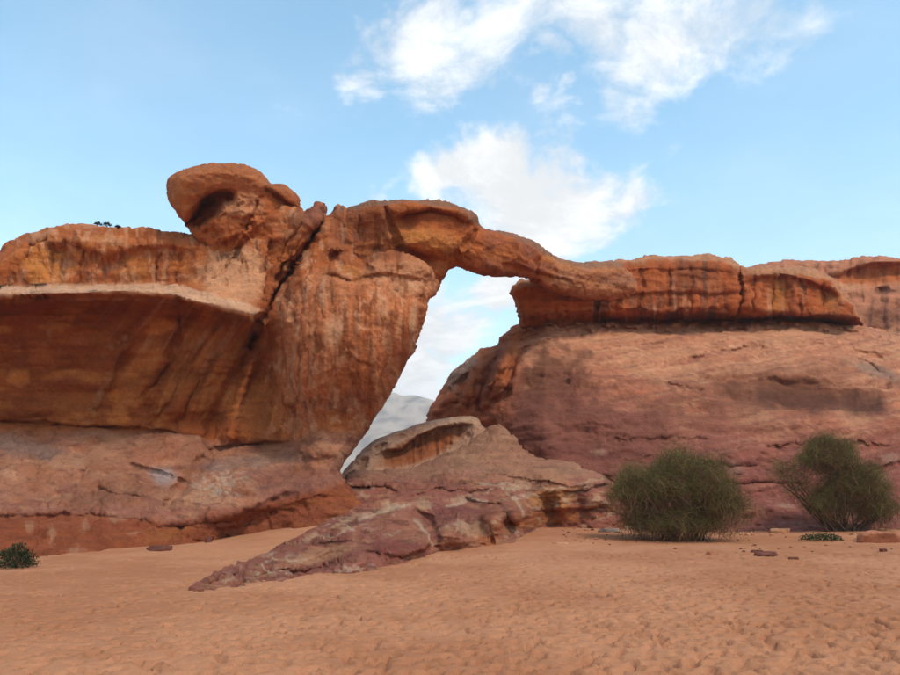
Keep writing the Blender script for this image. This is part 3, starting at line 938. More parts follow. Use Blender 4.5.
def span_depth(U, V):
    Y = span_f(U, V)
    # brim of the cap stone over a hollow
    Y = step(Y, U, V, [(392, 222), (408, 212), (430, 209), (455, 214), (474, 226)], 0.75, 16, 2.2, 1.0, 71)
    Y = Y - 0.55 * blob(U, V, 432, 243, 32, 11, 4, 0.6, 0.1, 72)
    Y = groove(Y, U, V, [(385, 206), (392, 225), (398, 246), (404, 256)], 3, 0.5, 1.5, 73)
    Y = step(Y, U, V, [(405, 252), (425, 256), (445, 258), (460, 252)], 0.6, 14, 2.0, 1.5, 74)
    Y = groove(Y, U, V, [(477, 229), (471, 240), (462, 250)], 2.5, 0.6, 1.5, 75)
    for k, u in enumerate((360, 376)):
        Y = groove(Y, U, V, [(u, 214), (u + 2, 235), (u, 254)], 1.3, 0.18, 3, 76 + k)
    Y = step(Y, U, V, [(500, 262), (520, 266), (545, 274), (575, 282)], 0.5, 12, 2, 1.5, 81)
    Y = groove(Y, U, V, [(546, 252), (538, 262), (536, 276)], 2, 0.35, 1.5, 82)
    Y = Y + 0.14 * n2(U, V, 16, 9, 83, 3)
    return Y


def span_colour(U, V, P, N):
    col = base_rock(U, V, P, RED, ORANGE * 0.95, RED * 0.8, 91)
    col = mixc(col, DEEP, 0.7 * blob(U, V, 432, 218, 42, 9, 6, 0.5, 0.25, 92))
    col = mixc(col, OCHRE * 0.85, 0.55 * blob(U, V, 432, 242, 34, 11, 4, 0.5, 0.2, 93))
    le = 1 - sstep(384, 398, U)
    col = mixc(col, VARN * 1.8, le * (0.3 + 0.6 * streaks(U, V, P, 94, 3, 50, 0.0, 0.5)))
    col = mixc(col, PURPLE * 0.95, 0.55 * sstep(478, 490, U) * sstep(-0.15, 0.4, n2(U, V, 30, 14, 95, 3)))
    col = mixc(col, PALE * 0.85, 0.4 * sstep(540, 565, U))
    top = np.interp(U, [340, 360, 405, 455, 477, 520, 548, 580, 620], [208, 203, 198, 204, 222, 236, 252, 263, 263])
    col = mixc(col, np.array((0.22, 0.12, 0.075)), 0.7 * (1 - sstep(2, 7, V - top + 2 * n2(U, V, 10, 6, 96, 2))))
    return col


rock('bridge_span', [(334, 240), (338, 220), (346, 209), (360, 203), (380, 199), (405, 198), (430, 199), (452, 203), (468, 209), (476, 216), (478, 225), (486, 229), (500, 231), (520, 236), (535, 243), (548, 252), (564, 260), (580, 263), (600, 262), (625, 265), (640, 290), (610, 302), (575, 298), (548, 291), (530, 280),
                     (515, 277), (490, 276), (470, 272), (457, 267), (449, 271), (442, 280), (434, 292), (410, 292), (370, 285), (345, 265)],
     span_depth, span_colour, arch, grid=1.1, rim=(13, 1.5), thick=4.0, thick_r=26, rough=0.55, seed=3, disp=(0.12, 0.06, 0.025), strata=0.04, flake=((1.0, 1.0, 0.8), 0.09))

# ---- cliff band right of the bridge
ridge_f = loft([
    [(505, 262, 36.6), (560, 264, 37.6), (600, 262, 38.9), (660, 256, 40.2), (730, 256, 41.0), (790, 264, 42.0), (870, 268, 43.4)],
    [(505, 285, 36.4), (560, 280, 37.2), (600, 275, 38.0), (660, 270, 39.2), (730, 270, 40.2), (790, 276, 41.2), (870, 290, 42.4)],
    [(505, 305, 36.6), (560, 302, 37.2), (600, 302, 37.9), (660, 302, 39.1), (730, 300, 40.1), (790, 302, 41.0), (870, 312, 42.0)],
    [(505, 316, 37.0), (560, 312, 37.6), (600, 312, 38.0), (660, 312, 39.1), (730, 312, 40.1), (790, 313, 41.0), (870, 318, 42.0)],
    [(505, 332, 38.2), (560, 326, 39.2), (600, 325, 41.4), (660, 324, 43.4), (730, 323, 45.0), (790, 323, 45.6), (870, 326, 46.5)]])


def ridge_depth(U, V):
    Y = ridge_f(U, V)
    w = 3 * n2(U, V, 30, 40, 101, 2)
    Y = Y + 0.35 * n2(U + w, V, 20, 80, 102, 3) + 0.22 * n2(U, V, 30, 10, 103, 3)
    for k, (u, a) in enumerate(((598, 0.5), (618, .3), (640, .35), (668, .4), (690, .3), (739, 1.0), (752, .4), (772, .35), (800, .5), (822, .4))):
        Y = groove(Y, U, V, [(u, 262), (u + 2, 285), (u - 1, 318)], 1.6, a * 0.6, 5, k + 104)
    Y = step(Y, U, V, [(590, 272), (640, 270), (690, 268), (738, 272)], 0.4, 14, 2, 2.5, 115)
    Y = step(Y, U, V, [(742, 282), (765, 276), (790, 276), (815, 284), (840, 296)], 0.6, 16, 2, 2, 116)
    Y = step(Y, U, V, [(520, 312), (560, 304), (600, 306), (660, 311), (720, 308), (780, 312), (840, 316)], 0.3, 12, 2, 5, 117)
    Y = step(Y, U, V, [(590, 292), (640, 294), (700, 292), (736, 296)], 0.3, 12, 2, 3, 118)
    Y = Y + 0.8 * blob(U, V, 778, 296, 12, 18, 0, 0.6, 0.2, 119) + 0.5 * blob(U, V, 828, 300, 14, 12, 20, 0.6, 0.2, 120)
    return Y


def ridge_colour(U, V, P, N):
    col = base_rock(U, V, P, RED * [0.9, 0.8, 0.8], RED * 1.05, DEEP * 1.3, 131)
    col = mixc(col, ORANGE * 0.95, 0.55 * blob(U, V, 545, 300, 34, 18, 0, 0.5, 0.3, 132))
    st = streaks(U, V, P, 133, 4, 60, 0.0, 0.5)
    col = mixc(col, VARN * 1.2, 0.85 * st * sstep(575, 595, U))
    col = mixc(col, PALE, 0.65 * streaks(U, V, P, 136, 3, 40, 0.05, 0.4) * sstep(272, 285, V) * sstep(585, 600, U))
    col = mixc(col, VARN * 1.2, 0.5 * blob(U, V, 690, 275, 22, 14, 0, 0.5, 0.3, 138))
    col = mixc(col, OCHRE * 0.8, 0.6 * blob(U, V, 778, 296, 10, 16, 0, 0.5, 0.2, 139))
    col = mixc(col, ORANGE * 0.9, 0.6 * blob(U, V, 828, 300, 12, 9, 20, 0.5, 0.2, 140))
    top = np.interp(U, [510, 560, 600, 660, 720, 742, 790, 830, 862], [284, 266, 262, 257, 258, 266, 268, 276, 318])
    col = mixc(col, PALE * 0.85, 0.75 * (1 - sstep(2, 6, V - top + 3 * n2(U, V, 12, 6, 141, 2))))
    col = mixc(col, PALE * 0.8, 0.6 * blob(U, V, 770, 272, 28, 5, 0, 0.5, 0.2, 142))
    col = mixc(col, VARN * 1.3, 0.6 * sstep(308, 314, V) * sstep(-0.2, 0.3, n2(U, V, 30, 8, 143, 3)))
    return col


rock('cliff_band', [(511, 292), (514, 286), (522, 281), (536, 278), (552, 270), (566, 264), (580, 262), (600, 262), (622, 261), (645, 259), (670, 257), (700, 256), (722, 258), (735, 262), (741, 267), (760, 268), (790, 268), (812, 270), (826, 274), (838, 283), (848, 297), (857, 312), (862, 326), (850, 340), (780, 338), (700, 336), (600, 336), (545, 334), (523, 332), (520, 322), (518, 312), (515, 302)],
     ridge_depth, ridge_colour, arch, grid=1.3, rim=(9, 1.3), thick=6, thick_r=30, rough=0.5, seed=4, disp=(0.18, 0.09, 0.035), strata=0.05, flake=((1.3, 1.3, 1.8), 0.12))

# ================================================================== dome on the right
DOME_BASE = [(400, 500), (500, 512), (560, 520), (610, 525), (680, 532), (760, 532), (800, 532), (900, 535), (1070, 540)]
db = base(DOME_BASE, 0.3, 29.5)
dome_f = loft([
    [(400, 430, 41.5), (432, 404, 41.0), (470, 360, 38.4), (500, 333, 38.6), (545, 318, 39.8), (600, 319, 41.2), (700, 320, 43.4), (800, 320, 44.0), (870, 326, 44.2), (900, 334, 43.8), (1070, 350, 43.0)],
    [(400, 440, 40.2), (432, 416, 39.4), (470, 378, 37.4), (500, 352, 36.0), (545, 338, 36.6), (600, 338, 37.8), (700, 338, 39.6), (800, 340, 40.2), (870, 346, 40.2), (900, 352, 39.6), (1070, 366, 39.0)],
    [(400, 452, 39.4), (432, 432, 38.8), (470, 400, 36.6), (500, 380, 34.8), (545, 370, 33.8), (600, 370, 34.4), (700, 372, 35.6), (800, 376, 36.2), (900, 384, 36.0), (1070, 396, 35.4)],
    [(400, 464, 38.6), (470, 430, 36.6), (500, 420, 33.8), (545, 415, 31.8), (600, 412, 31.8), (700, 412, 32.4), (800, 414, 33.0), (900, 420, 33.0), (1070, 430, 32.6)],
    [(400, 476, 38.0), (470, 455, 36.0), (500, 455, 33.6), (545, 455, 30.8), (600, 458, 30.2), (700, 460, 30.2), (800, 462, 30.8), (900, 466, 30.8), (1070, 474, 30.4)],
    [(400, 488, 37.0), (470, 485, 35.4), (500, 485, 32.6), (560, 492, 29.8), (600, 498, 29.2), (700, 500, 28.9), (800, 502, 29.3), (900, 504, 29.2), (1070, 508, 29.0)],
    db,
    [(u, v + 26, y - 0.9) for (u, v, y) in db]])


def dome_depth(U, V):
    Y = dome_f(U, V)
    # horizontal beds peeling near the top, and long low ledges on the slope
    bed = 0.22 * n2(U, V, 90, 6, 151, 3) * (1 - sstep(330, 400, V)) + 0.07 * n2(U, V, 50, 5, 152, 3)
    Y = Y + bed * sstep(490, 540, U)
    Y = Y + 0.45 * n2(U, V, 90, 40, 153, 3)
    for k, (pl, a) in enumerate((([(500, 345), (530, 330), (560, 324), (590, 322)], .7), ([(510, 353), (545, 338), (580, 330), (615, 330)], .5), ([(600, 330), (650, 326), (690, 328)], .4),
                                 ([(635, 346), (660, 340), (690, 338)], .35), ([(690, 356), (730, 350), (775, 344)], .55), ([(620, 372), (660, 364), (720, 354)], .35),
                                 ([(660, 384), (690, 386), (705, 394)], .35), ([(760, 322), (800, 328), (850, 330), (895, 342)], .5), ([(800, 340), (850, 348), (900, 360)], .4),
                                 ([(850, 358), (878, 366), (895, 380)], .5), ([(600, 442), (660, 436), (720, 440)], .3), ([(640, 470), (700, 462), (770, 468)], .4), ([(700, 486), (760, 480), (830, 484)], .4),
                                 ([(620, 410), (680, 404), (740, 406)], .25), ([(760, 448), (820, 440), (900, 446)], .4), ([(840, 470), (900, 462), (960, 470)], .4), ([(590, 480), (640, 486), (700, 500)], .4),
                                 ([(740, 424), (800, 422), (860, 420)], -.3))):
        Y = step(Y, U, V, pl, a * 0.75, 8, 1.3, 7, 160 + k)
    Y = Y - 0.6 * sstep(0.05, 0.25, n2(U, V, 14, 4, 190, 3)) * (1 - sstep(326, 334, V)) * sstep(530, 560, U)
    # rugged end above the gap
    Y = groove(Y, U, V, [(525, 345), (512, 370), (505, 395), (480, 415)], 3.5, 0.7, 3, 180)
    Y = groove(Y, U, V, [(500, 352), (486, 375), (480, 400), (478, 412)], 4, 0.8, 3, 181)
    Y = groove(Y, U, V, [(470, 365), (462, 385), (458, 405)], 4, 0.6, 3, 182)
    Y = step(Y, U, V, [(440, 410), (455, 400), (470, 404), (480, 398)], 0.5, 10, 2, 3, 183)
    Y = Y - 0.5 * blob(U, V, 448, 400, 16, 10, -35, 0.7, 0.2, 184)
    Y = Y + (1 - sstep(500, 525, U)) * 0.35 * n2(U, V, 12, 12, 185, 3)
    for k, pl in enumerate(([(498, 344), (508, 336), (524, 330), (540, 325)], [(504, 352), (520, 341), (545, 332)], [(446, 398), (452, 384), (466, 372), (476, 368)], [(462, 408), (472, 394), (476, 378)], [(484, 404), (492, 386), (506, 366), (512, 352)])):
        Y = step(Y, U, V, pl, 0.55, 8, 1.3, 3.5, 220 + k)
    # stained hollows
    Y = Y + 1.3 * blob(U, V, 800, 396, 62, 14, 2, 0.7, 0.15, 186, 40) + 0.7 * blob(U, V, 550, 385, 30, 30, -40, 0.7, 0.15, 187)
    Y = Y + 0.18 * n2(U, V, 14, 5, 188, 3) * sstep(430, 460, V) + 1.1 * n2(U, V, 70, 30, 189, 3) * sstep(480, 525, V)
    return Y


def dome_colour(U, V, P, N):
    col = base_rock(U, V, P, PINK * [1.06, 1.02, 1.0], PALE * 0.95, PINK * 0.9, 191)
    hi = 1 - sstep(330, 400, V)
    col = mixc(col, PALE, 0.45 * hi)
    lo = sstep(400, 480, V + 14 * n2(U, V, 60, 30, 192, 3))
    col = mixc(col, PURPLE * [0.98, 0.9, 1.0], 0.85 * lo)
    col = mixc(col, RED * [0.9, 0.9, 1.3], 0.4 * sstep(0.05, 0.5, n2(U, V, 60, 8, 193, 4)))
    ln = n2(U, V + 0.16 * U, 110, 3.2, 209, 3)
    col = mixc(col, PALE * 1.08, 0.75 * sstep(0.10, 0.18, ln) * (1 - 0.6 * lo))
    col = mixc(col, PURPLE, 0.55 * sstep(0.16, 0.26, n2(U, V + 0.16 * U, 90, 2.6, 210, 3)))
    col = mixc(col, PALE * 1.1, 0.6 * hi * sstep(0.0, 0.3, n2(U, V + 0.1 * U, 70, 12, 211, 3)))
    # dark varnish
    col = mixc(col, VARN * 1.6, 0.85 * blob(U, V, 550, 384, 42, 32, -20, 0.35, 0.5, 194, 16))
    col = mixc(col, VARN * 1.7, 0.9 * blob(U, V, 575, 428, 105, 30, 6, 0.3, 0.4, 195, 26) * (0.75 + 0.25 * sstep(-0.1, 0.2, n2(U, V + 0.1 * U, 50, 5, 215, 3))))
    col = mixc(col, VARN * 2.2, 0.7 * blob(U, V, 640, 412, 120, 32, 0, 0.6, 0.3, 196, 40) * sstep(-0.3, 0.3, n2(U, V, 40, 6, 197, 3)))
    col = mixc(col, VARN * 0.9, 0.95 * blob(U, V, 808, 398, 70, 14, 3, 0.55, 0.5, 198, 22))
    col = mixc(col, VARN * 1.6, 0.65 * blob(U, V, 770, 390, 90, 24, -6, 0.7, 0.3, 199, 30))
    col = mixc(col, PURPLE * 0.8, 0.5 * blob(U, V, 640, 420, 20, 8, 5, 0.6, 0.3, 200))
    col = mixc(col, GREY * 0.62, 0.55 * blob(U, V, 876, 372, 26, 6, 22, 0.6, 0.4, 201, 10))
    col = mixc(col, PURPLE * 0.72, 0.6 * blob(U, V, 600, 465, 60, 18, 8, 0.5, 0.3, 202))
    # flecks of pale crust low on the slope
    fl = sstep(0.30, 0.5, n2(U, V, 9, 3.5, 203, 3)) * sstep(455, 475, V)
    col = mixc(col, PALE * 0.95, 0.55 * fl)
    dk = sstep(0.30, 0.5, n2(U, V, 14, 3.0, 208, 3)) * sstep(440, 465, V)
    col = mixc(col, VARN * 1.8, 0.5 * dk)
    for (u, v, a, b) in ((734, 470, 8, 8), (720, 486, 6, 4), (890, 458, 9, 4), (880, 476, 9, 3), (600, 452, 7, 3), (785, 505, 10, 3)):
        col = mixc(col, CREAM * 0.9, 0.65 * blob(U, V, u, v, a, b, 0, 0.5, 0.4, int(u), 6))
    # the rugged end: orange-red with a grey cap
    en = 1 - sstep(505, 530, U + 0.25 * (V - 370))
    col = mixc(col, RED * 1.05, 0.8 * en)
    col = mixc(col, PALE * 0.9, 0.5 * en * sstep(0.1, 0.5, n2(U, V, 14, 14, 204, 3)))
    col = mixc(col, GREY * 0.9, 0.75 * blob(U, V, 462, 370, 22, 8, -52, 0.5, 0.3, 205, 10))
    col = mixc(col, PURPLE * 0.75, 0.6 * blob(U, V, 490, 368, 9, 34, 28, 0.5, 0.3, 206))
    col = mixc(col, DEEP * 1.2, 0.5 * blob(U, V, 530, 335, 26, 5, -25, 0.5, 0.4, 207))
    col = mixc(col, PURPLE * [0.85, 0.8, 0.85], 0.6 * blob(U, V, 600, 440, 150, 46, 4, 0.7, 0.35, 216, 40))
    col = mixc(col, PURPLE * [0.9, 0.8, 0.9], 0.55 * blob(U, V, 850, 480, 140, 46, 0, 0.7, 0.4, 217, 40))
    return col * [0.86, 0.83, 0.84]


dome = rock('rock_dome', [(410, 450), (428, 424), (430, 412), (437, 400), (443, 388), (452, 374), (466, 360), (482, 349), (497, 345), (499, 337), (510, 331), (524, 324), (545, 317), (570, 317), (600, 319), (650, 318), (700, 320), (760, 320), (800, 320), (850, 324), (880, 330), (910, 336), (980, 342), (1070, 350), (1075, 450), (1070, 570), (900, 565), (700, 562), (560, 550), (480, 530), (415, 510)],
            dome_depth, dome_colour, None, mat=M_DOME, grid=1.5, rim=(7, 0.9), thick=6, thick_r=60, rough=0.5, seed=6, disp=(0.20, 0.07, 0.03), strata=0.055, flake=((3.6, 2.4, 0.7), 0.10), rim_mask=lambda U, V: 1 - sstep(470, 500, V))
tag(dome, 'broad pink sandstone slope with dark stains below the cliff band and behind the bushes', 'rock dome')

# ================================================================== ridges behind, at the right edge
def bridge_colour(U, V, P, N):
    col = base_rock(U, V, P, PINK, PALE * 0.95, PINK * 0.85, 211)
    cl = np.interp(U, [800, 830, 850, 870, 900, 1080], [280, 275, 268, 262, 261, 262])
    cm = sstep(0, 3, V - cl) * (1 - sstep(282, 286, V)) * sstep(826, 850, U)
    col = mixc(col, RED * [1.1, 1.1, 1.1], 0.95 * cm)
    col = mixc(col, VARN * 1.6, 0.5 * cm * streaks(U, V, P, 212, 3, 30, 0, 0.5))
    col = mixc(col, VARN * 1.7, 0.75 * blob(U, V, 885, 318, 24, 12, 10, 0.5, 0.3, 213, 12))
    col = mixc(col, VARN * 2, 0.7 * blob(U, V, 884, 291, 9, 3, 0, 0.5, 0.2, 214, 8))
    return col


def back_depth(U, V):
    Y = 54 - 5.5 * sstep(258, 340, V) + 0.03 * (900 - U)
    cl = np.interp(U, [800, 830, 850, 870, 900, 1080], [280, 275, 268, 262, 261, 262])
    Y = Y + 1.0 * sstep(0, 4, V - cl) * (1 - sstep(280, 290, V)) * sstep(820, 850, U)
    Y = Y + 0.8 * n2(U, V, 24, 12, 216, 3) + 0.5 * n2(U, V, 8, 40, 217, 2)
    Y = Y + 1.2 * blob(U, V, 884, 291, 9, 4, 0, 0.5, 0.2, 214, 8)
    return Y


o = rock('rock_ridge', [(735, 272), (752, 266), (770, 262), (800, 260), (830, 261), (852, 259), (868, 256), (885, 256), (905, 259), (960, 266), (1080, 274), (1085, 380), (900, 375), (780, 345), (735, 310)],
         back_depth, bridge_colour, None, grid=1.6, rim=(7, 2.5), thick=7, thick_r=30, rough=0.3, seed=7, disp=(0.3, 0.1, 0.04), strata=0.06)
tag(o, 'far rounded pale rock ridge with a red cliff behind the cliff band, at right edge', 'rock ridge')

# ================================================================== small overhanging ledge in the gap
ledge_f = tps([(340, 478, 32.4), (360, 455, 33.4), (400, 432, 34.4), (440, 421, 35.0), (475, 417, 35.2), (380, 470, 32.0), (420, 460, 32.8), (460, 450, 33.6), (490, 440, 34.0), (440, 490, 31.6), (500, 480, 32.4), (370, 500, 30.6)])


def ledge_depth(U, V):
    Y = ledge_f(U, V)
    Y = step(Y, U, V, [(372, 456), (388, 450), (402, 450), (418, 436), (438, 428), (458, 424), (474, 424)], 0.9, 26, 1.6, 1.2, 221)
    Y = Y + 0.7 * blob(U, V, 420, 452, 46, 12, -22, 0.5, 0.15, 222, 14)
    Y = Y + 0.22 * n2(U, V, 5, 60, 223, 2) * blob(U, V, 425, 448, 40, 14, -22, 0.4, 0, 224)
    Y = Y + 0.35 * blob(U, V, 362, 464, 7, 4, -40, 0.7, 0.4, 225, 5) + 0.35 * blob(U, V, 379, 448, 9, 2.5, -22, 0.7, 0.4, 226, 5) + 0.3 * blob(U, V, 398, 438, 9, 2.0, -22, 0.7, 0.4, 227, 5)
    Y = Y + 0.12 * n2(U, V, 10, 8, 228, 3)
    return Y


def ledge_colour(U, V, P, N):
    col = base_rock(U, V, P, np.array((0.50, 0.27, 0.165)), PINK, np.array((0.46, 0.29, 0.19)), 231)
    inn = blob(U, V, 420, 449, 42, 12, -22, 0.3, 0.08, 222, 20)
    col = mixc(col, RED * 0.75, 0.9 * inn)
    col = mixc(col, VARN * 1.2, 0.6 * inn * streaks(U, V, P, 232, 2, 40, 0, 0.4))
    return col


o = rock('overhang_rock', [(338, 482), (341, 474), (350, 462), (362, 450), (376, 440), (392, 433), (410, 427), (430, 421), (450, 418), (468, 416), (477, 418), (484, 426), (500, 430), (520, 450), (520, 510), (440, 520), (360, 515)],
         ledge_depth, ledge_colour, None, grid=1.0, rim=(6, 0.9), thick=3, thick_r=30, rough=0.35, seed=8, disp=(0.08, 0.04, 0.02), strata=0.03, flake=((1.0, 1.0, 0.6), 0.05))
tag(o, 'small pale rock with a dark fluted hollow, under the arch opening', 'rock')

# ================================================================== low purple outcrop in front
OUT_BASE = [(190, 592), (215, 588), (250, 584), (275, 582), (300, 578), (335, 574), (360, 572), (390, 566), (425, 557), (440, 552), (460, 549), (490, 546), (515, 541), (530, 533), (550, 526), (580, 520), (610, 523), (640, 530)]
ob = base(OUT_BASE, 0.0, 28.5)
pts = [(u, v, y) for (u, v, y) in ob]
for (u, v, y) in ob:
    f = np.interp(u, [190, 240, 300, 400, 440, 480, 520, 600], [2, 4, 7, 11, 18, 24, 24, 14])
    pts.append((u, v - f, y + 0.012 * f))
LEFT = [(215, 575), (250, 560), (290, 541), (320, 524)]
pts += [(u, v, ground_hit(u, v, lift=0.14)) for (u, v) in LEFT]
pts += [(340, 503, 26.0), (350, 490, 26.8), (380, 484, 27.8), (350, 470, 29.6), (400, 470, 30.2), (440, 456, 31.4), (475, 440, 32.0), (497, 424, 32.4), (515, 436, 31.6), (535, 455, 31.0), (570, 463, 30.2), (605, 475, 29.4), (612, 488, 28.8), (640, 490, 29.0),
        (300, 553, 18.4), (350, 535, 21.2), (400, 515, 23.4), (330, 556, 18.9), (370, 545, 20.0), (400, 535, 21.4), (430, 525, 22.8), (430, 505, 24.8), (460, 500, 25.4), (490, 500, 25.6), (520, 500, 26.4), (560, 494, 27.9), (590, 490, 28.3), (560, 508, 27.9), (590, 505, 28.3),
        (450, 480, 27.6), (500, 470, 28.8), (540, 475, 28.4), (480, 525, 23.8), (510, 522, 24.6), (400, 490, 27.0)]
out_f = tps(pts)


def out_depth(U, V):
    Y = out_f(U, V)
    # rounded front lobes with undercut feet and the beds above them
    Y = step(Y, U, V, [(240, 578), (262, 574), (280, 571), (300, 570), (335, 566), (352, 563)], 0.35, 8, 1.5, 2, 241)
    Y = step(Y, U, V, [(355, 548), (378, 553), (402, 556), (425, 550), (432, 540)], 0.5, 12, 1.6, 1.5, 242)
    Y = Y - 0.5 * blob(U, V, 396, 548, 30, 10, -6, 0.7, 0.15, 243) - 0.5 * blob(U, V, 470, 530, 26, 18, 0, 0.7, 0.15, 244) - 0.35 * blob(U, V, 508, 520, 16, 16, 0, 0.7, 0.15, 245)
    Y = groove(Y, U, V, [(412, 510), (430, 520), (436, 535), (436, 550)], 3.5, 0.6, 3, 246)
    Y = groove(Y, U, V, [(500, 488), (512, 498), (520, 510), (524, 525)], 2.5, 0.45, 2, 247)
    Y = groove(Y, U, V, [(490, 520), (493, 545)], 1.4, 0.2, 2, 248)
    for k, (pl, a, f) in enumerate((([(346, 484), (365, 487), (385, 486), (402, 492)], .5, 10), ([(300, 545), (340, 528), (380, 518), (420, 508)], -.25, 14), ([(275, 556), (310, 545), (345, 540), (372, 542)], .3, 10),
                                    ([(400, 498), (440, 488), (470, 492), (500, 488)], .3, 10), ([(460, 496), (485, 502), (505, 505)], .35, 8), ([(470, 470), (520, 476), (570, 486), (606, 484)], .15, 10),
                                    ([(560, 492), (585, 490), (610, 482)], .3, 8), ([(520, 512), (550, 510), (585, 508), (612, 504)], .3, 12), ([(300, 562), (320, 556), (350, 552)], .3, 6), ([(310, 512), (345, 504), (375, 498)], .25, 8),
                                    ([(200, 585), (230, 574), (247, 571)], .25, 6))):
        Y = step(Y, U, V, pl, a * 1.35, f, 1.2, 4, 250 + k)
    Y = Y + 0.12 * n2(U, V, 5, 4, 262, 2) * blob(U, V, 548, 498, 26, 11, -6, 0.4, 0.3, 262, 8)
    Y = Y + 0.16 * n2(U, V, 26, 9, 263, 4) + 0.07 * n2(U, V, 9, 4, 264, 3)
    # sand-filled pan between the slabs
    Y = Y + 0.3 * blob(U, V, 318, 556, 30, 6, -14, 0.5, 0.2, 265)
    return Y


def out_colour(U, V, P, N):
    col = base_rock(U, V, P, PURPLE * [1.25, 1.2, 1.15], PINK * [0.9, 0.95, 0.95], PURPLE * 1.0, 271)
    col = mixc(col, PALE * [0.8, 0.78, 0.7], 0.6 * sstep(0.12, 0.22, n2(U, V, 30, 5, 269, 5)))
    col = mixc(col, VARN * 1.4, 0.65 * sstep(0.16, 0.24, n2(U, V, 26, 4, 270, 5)))
    up = 1 - sstep(468, 488, V)
    col = mixc(col, np.array((0.42, 0.215, 0.120)), 0.85 * up * (0.75 + 0.5 * n2(U, V, 40, 14, 272, 3)))
    col = mixc(col, OCHRE * [0.95, 1.05, 1.3], 0.8 * blob(U, V, 550, 499, 25, 10, -6, 0.45, 0.5, 273, 8))
    col = mixc(col, ORANGE * 0.9, 0.7 * blob(U, V, 545, 518, 50, 8, -8, 0.5, 0.4, 274, 10))
    col = mixc(col, ORANGE, 0.6 * blob(U, V, 488, 530, 12, 18, 10, 0.5, 0.4, 275, 8))
    col = mixc(col, PURPLE * [0.85, 0.6, 0.6], 0.75 * blob(U, V, 395, 550, 30, 9, -4, 0.5, 0.2, 276))
    col = mixc(col, PURPLE * [0.8, 0.65, 0.75], 0.55 * blob(U, V, 470, 516, 34, 9, 5, 0.5, 0.3, 277))
    col = mixc(col, (0.46, 0.20, 0.10), 0.95 * blob(U, V, 318, 556, 36, 7, -16, 0.35, 0.35, 266, 10))
    # pale calcite veins and crusts
    v1 = 1.15 - np.abs(n2(U, V, 34, 9, 278, 3)) * 14
    col = mixc(col, CREAM, 0.75 * np.clip(v1, 0, 1) * sstep(-0.1, 0.2, n2(U, V, 44, 26, 279, 2)) * sstep(474, 490, V))
    for (u, v, a, b, ro) in ((395, 508, 14, 4, -6), (345, 522, 14, 2, -22), (310, 537, 10, 2, -26), (425, 505, 8, 5, 20), (520, 486, 10, 5, -10), (470, 527, 16, 7, 10), (462, 498, 12, 2, -8), (604, 474, 6, 2, 30), (596, 480, 7, 2, -14), (228, 583, 6, 2, -12), (362, 496, 10, 2.5, 2), (300, 560, 5, 2, 0), (600, 502, 10, 5, 0)):
        col = mixc(col, CREAM * [0.95, 0.85, 0.75], 0.6 * blob(U, V, u, v, a * 1.1, b * 1.0, ro, 0.4, 0.9, int(u) + 1, 7))
    for k, pl in enumerate(([(502, 490), (514, 498), (520, 508), (522, 518)], [(446, 506), (470, 500), (488, 502)], [(415, 520), (428, 532), (434, 545)], [(480, 482), (500, 484), (520, 482)], [(360, 520), (385, 510), (410, 506)])):
        d, _, fr = pdist(U + 3 * n2(U, V, 10, 10, 281 + k, 2), V + 2 * n2(U, V, 10, 10, 286 + k, 2), pl)
        col = mixc(col, CREAM, 0.75 * np.exp(-(d / 1.6) ** 2))
    return col * [0.86, 0.85, 0.87]


o = rock('rock_outcrop', [(192, 590), (205, 580), (226, 569), (250, 559), (275, 547), (300, 536), (325, 520), (342, 503), (348, 490), (344, 478), (352, 471), (380, 470), (410, 468), (440, 456), (470, 442), (488, 428), (497, 424), (506, 428), (516, 440), (532, 454), (555, 459), (580, 465), (600, 472), (610, 480), (625, 486), (650, 492), (660, 520), (655, 545), (610, 542), (580, 538), (550, 542), (520, 556), (480, 562), (440, 568), (420, 575), (390, 580), (350, 585), (320, 590), (275, 594), (230, 600)],
         out_depth, out_colour, None, grid=1.2, rim=(5, 0.5), thick=4, thick_r=60, rough=0.5, seed=9, disp=(0.07, 0.06, 0.025), strata=0.06, flake=((1.3, 1.0, 0.40), 0.085), rim_mask=lambda U, V: 1 - sstep(500, 540, V + 0.0 * U))
tag(o, 'low purple rock outcrop with pale veins running out into the sand, beneath the arch', 'rock outcrop')

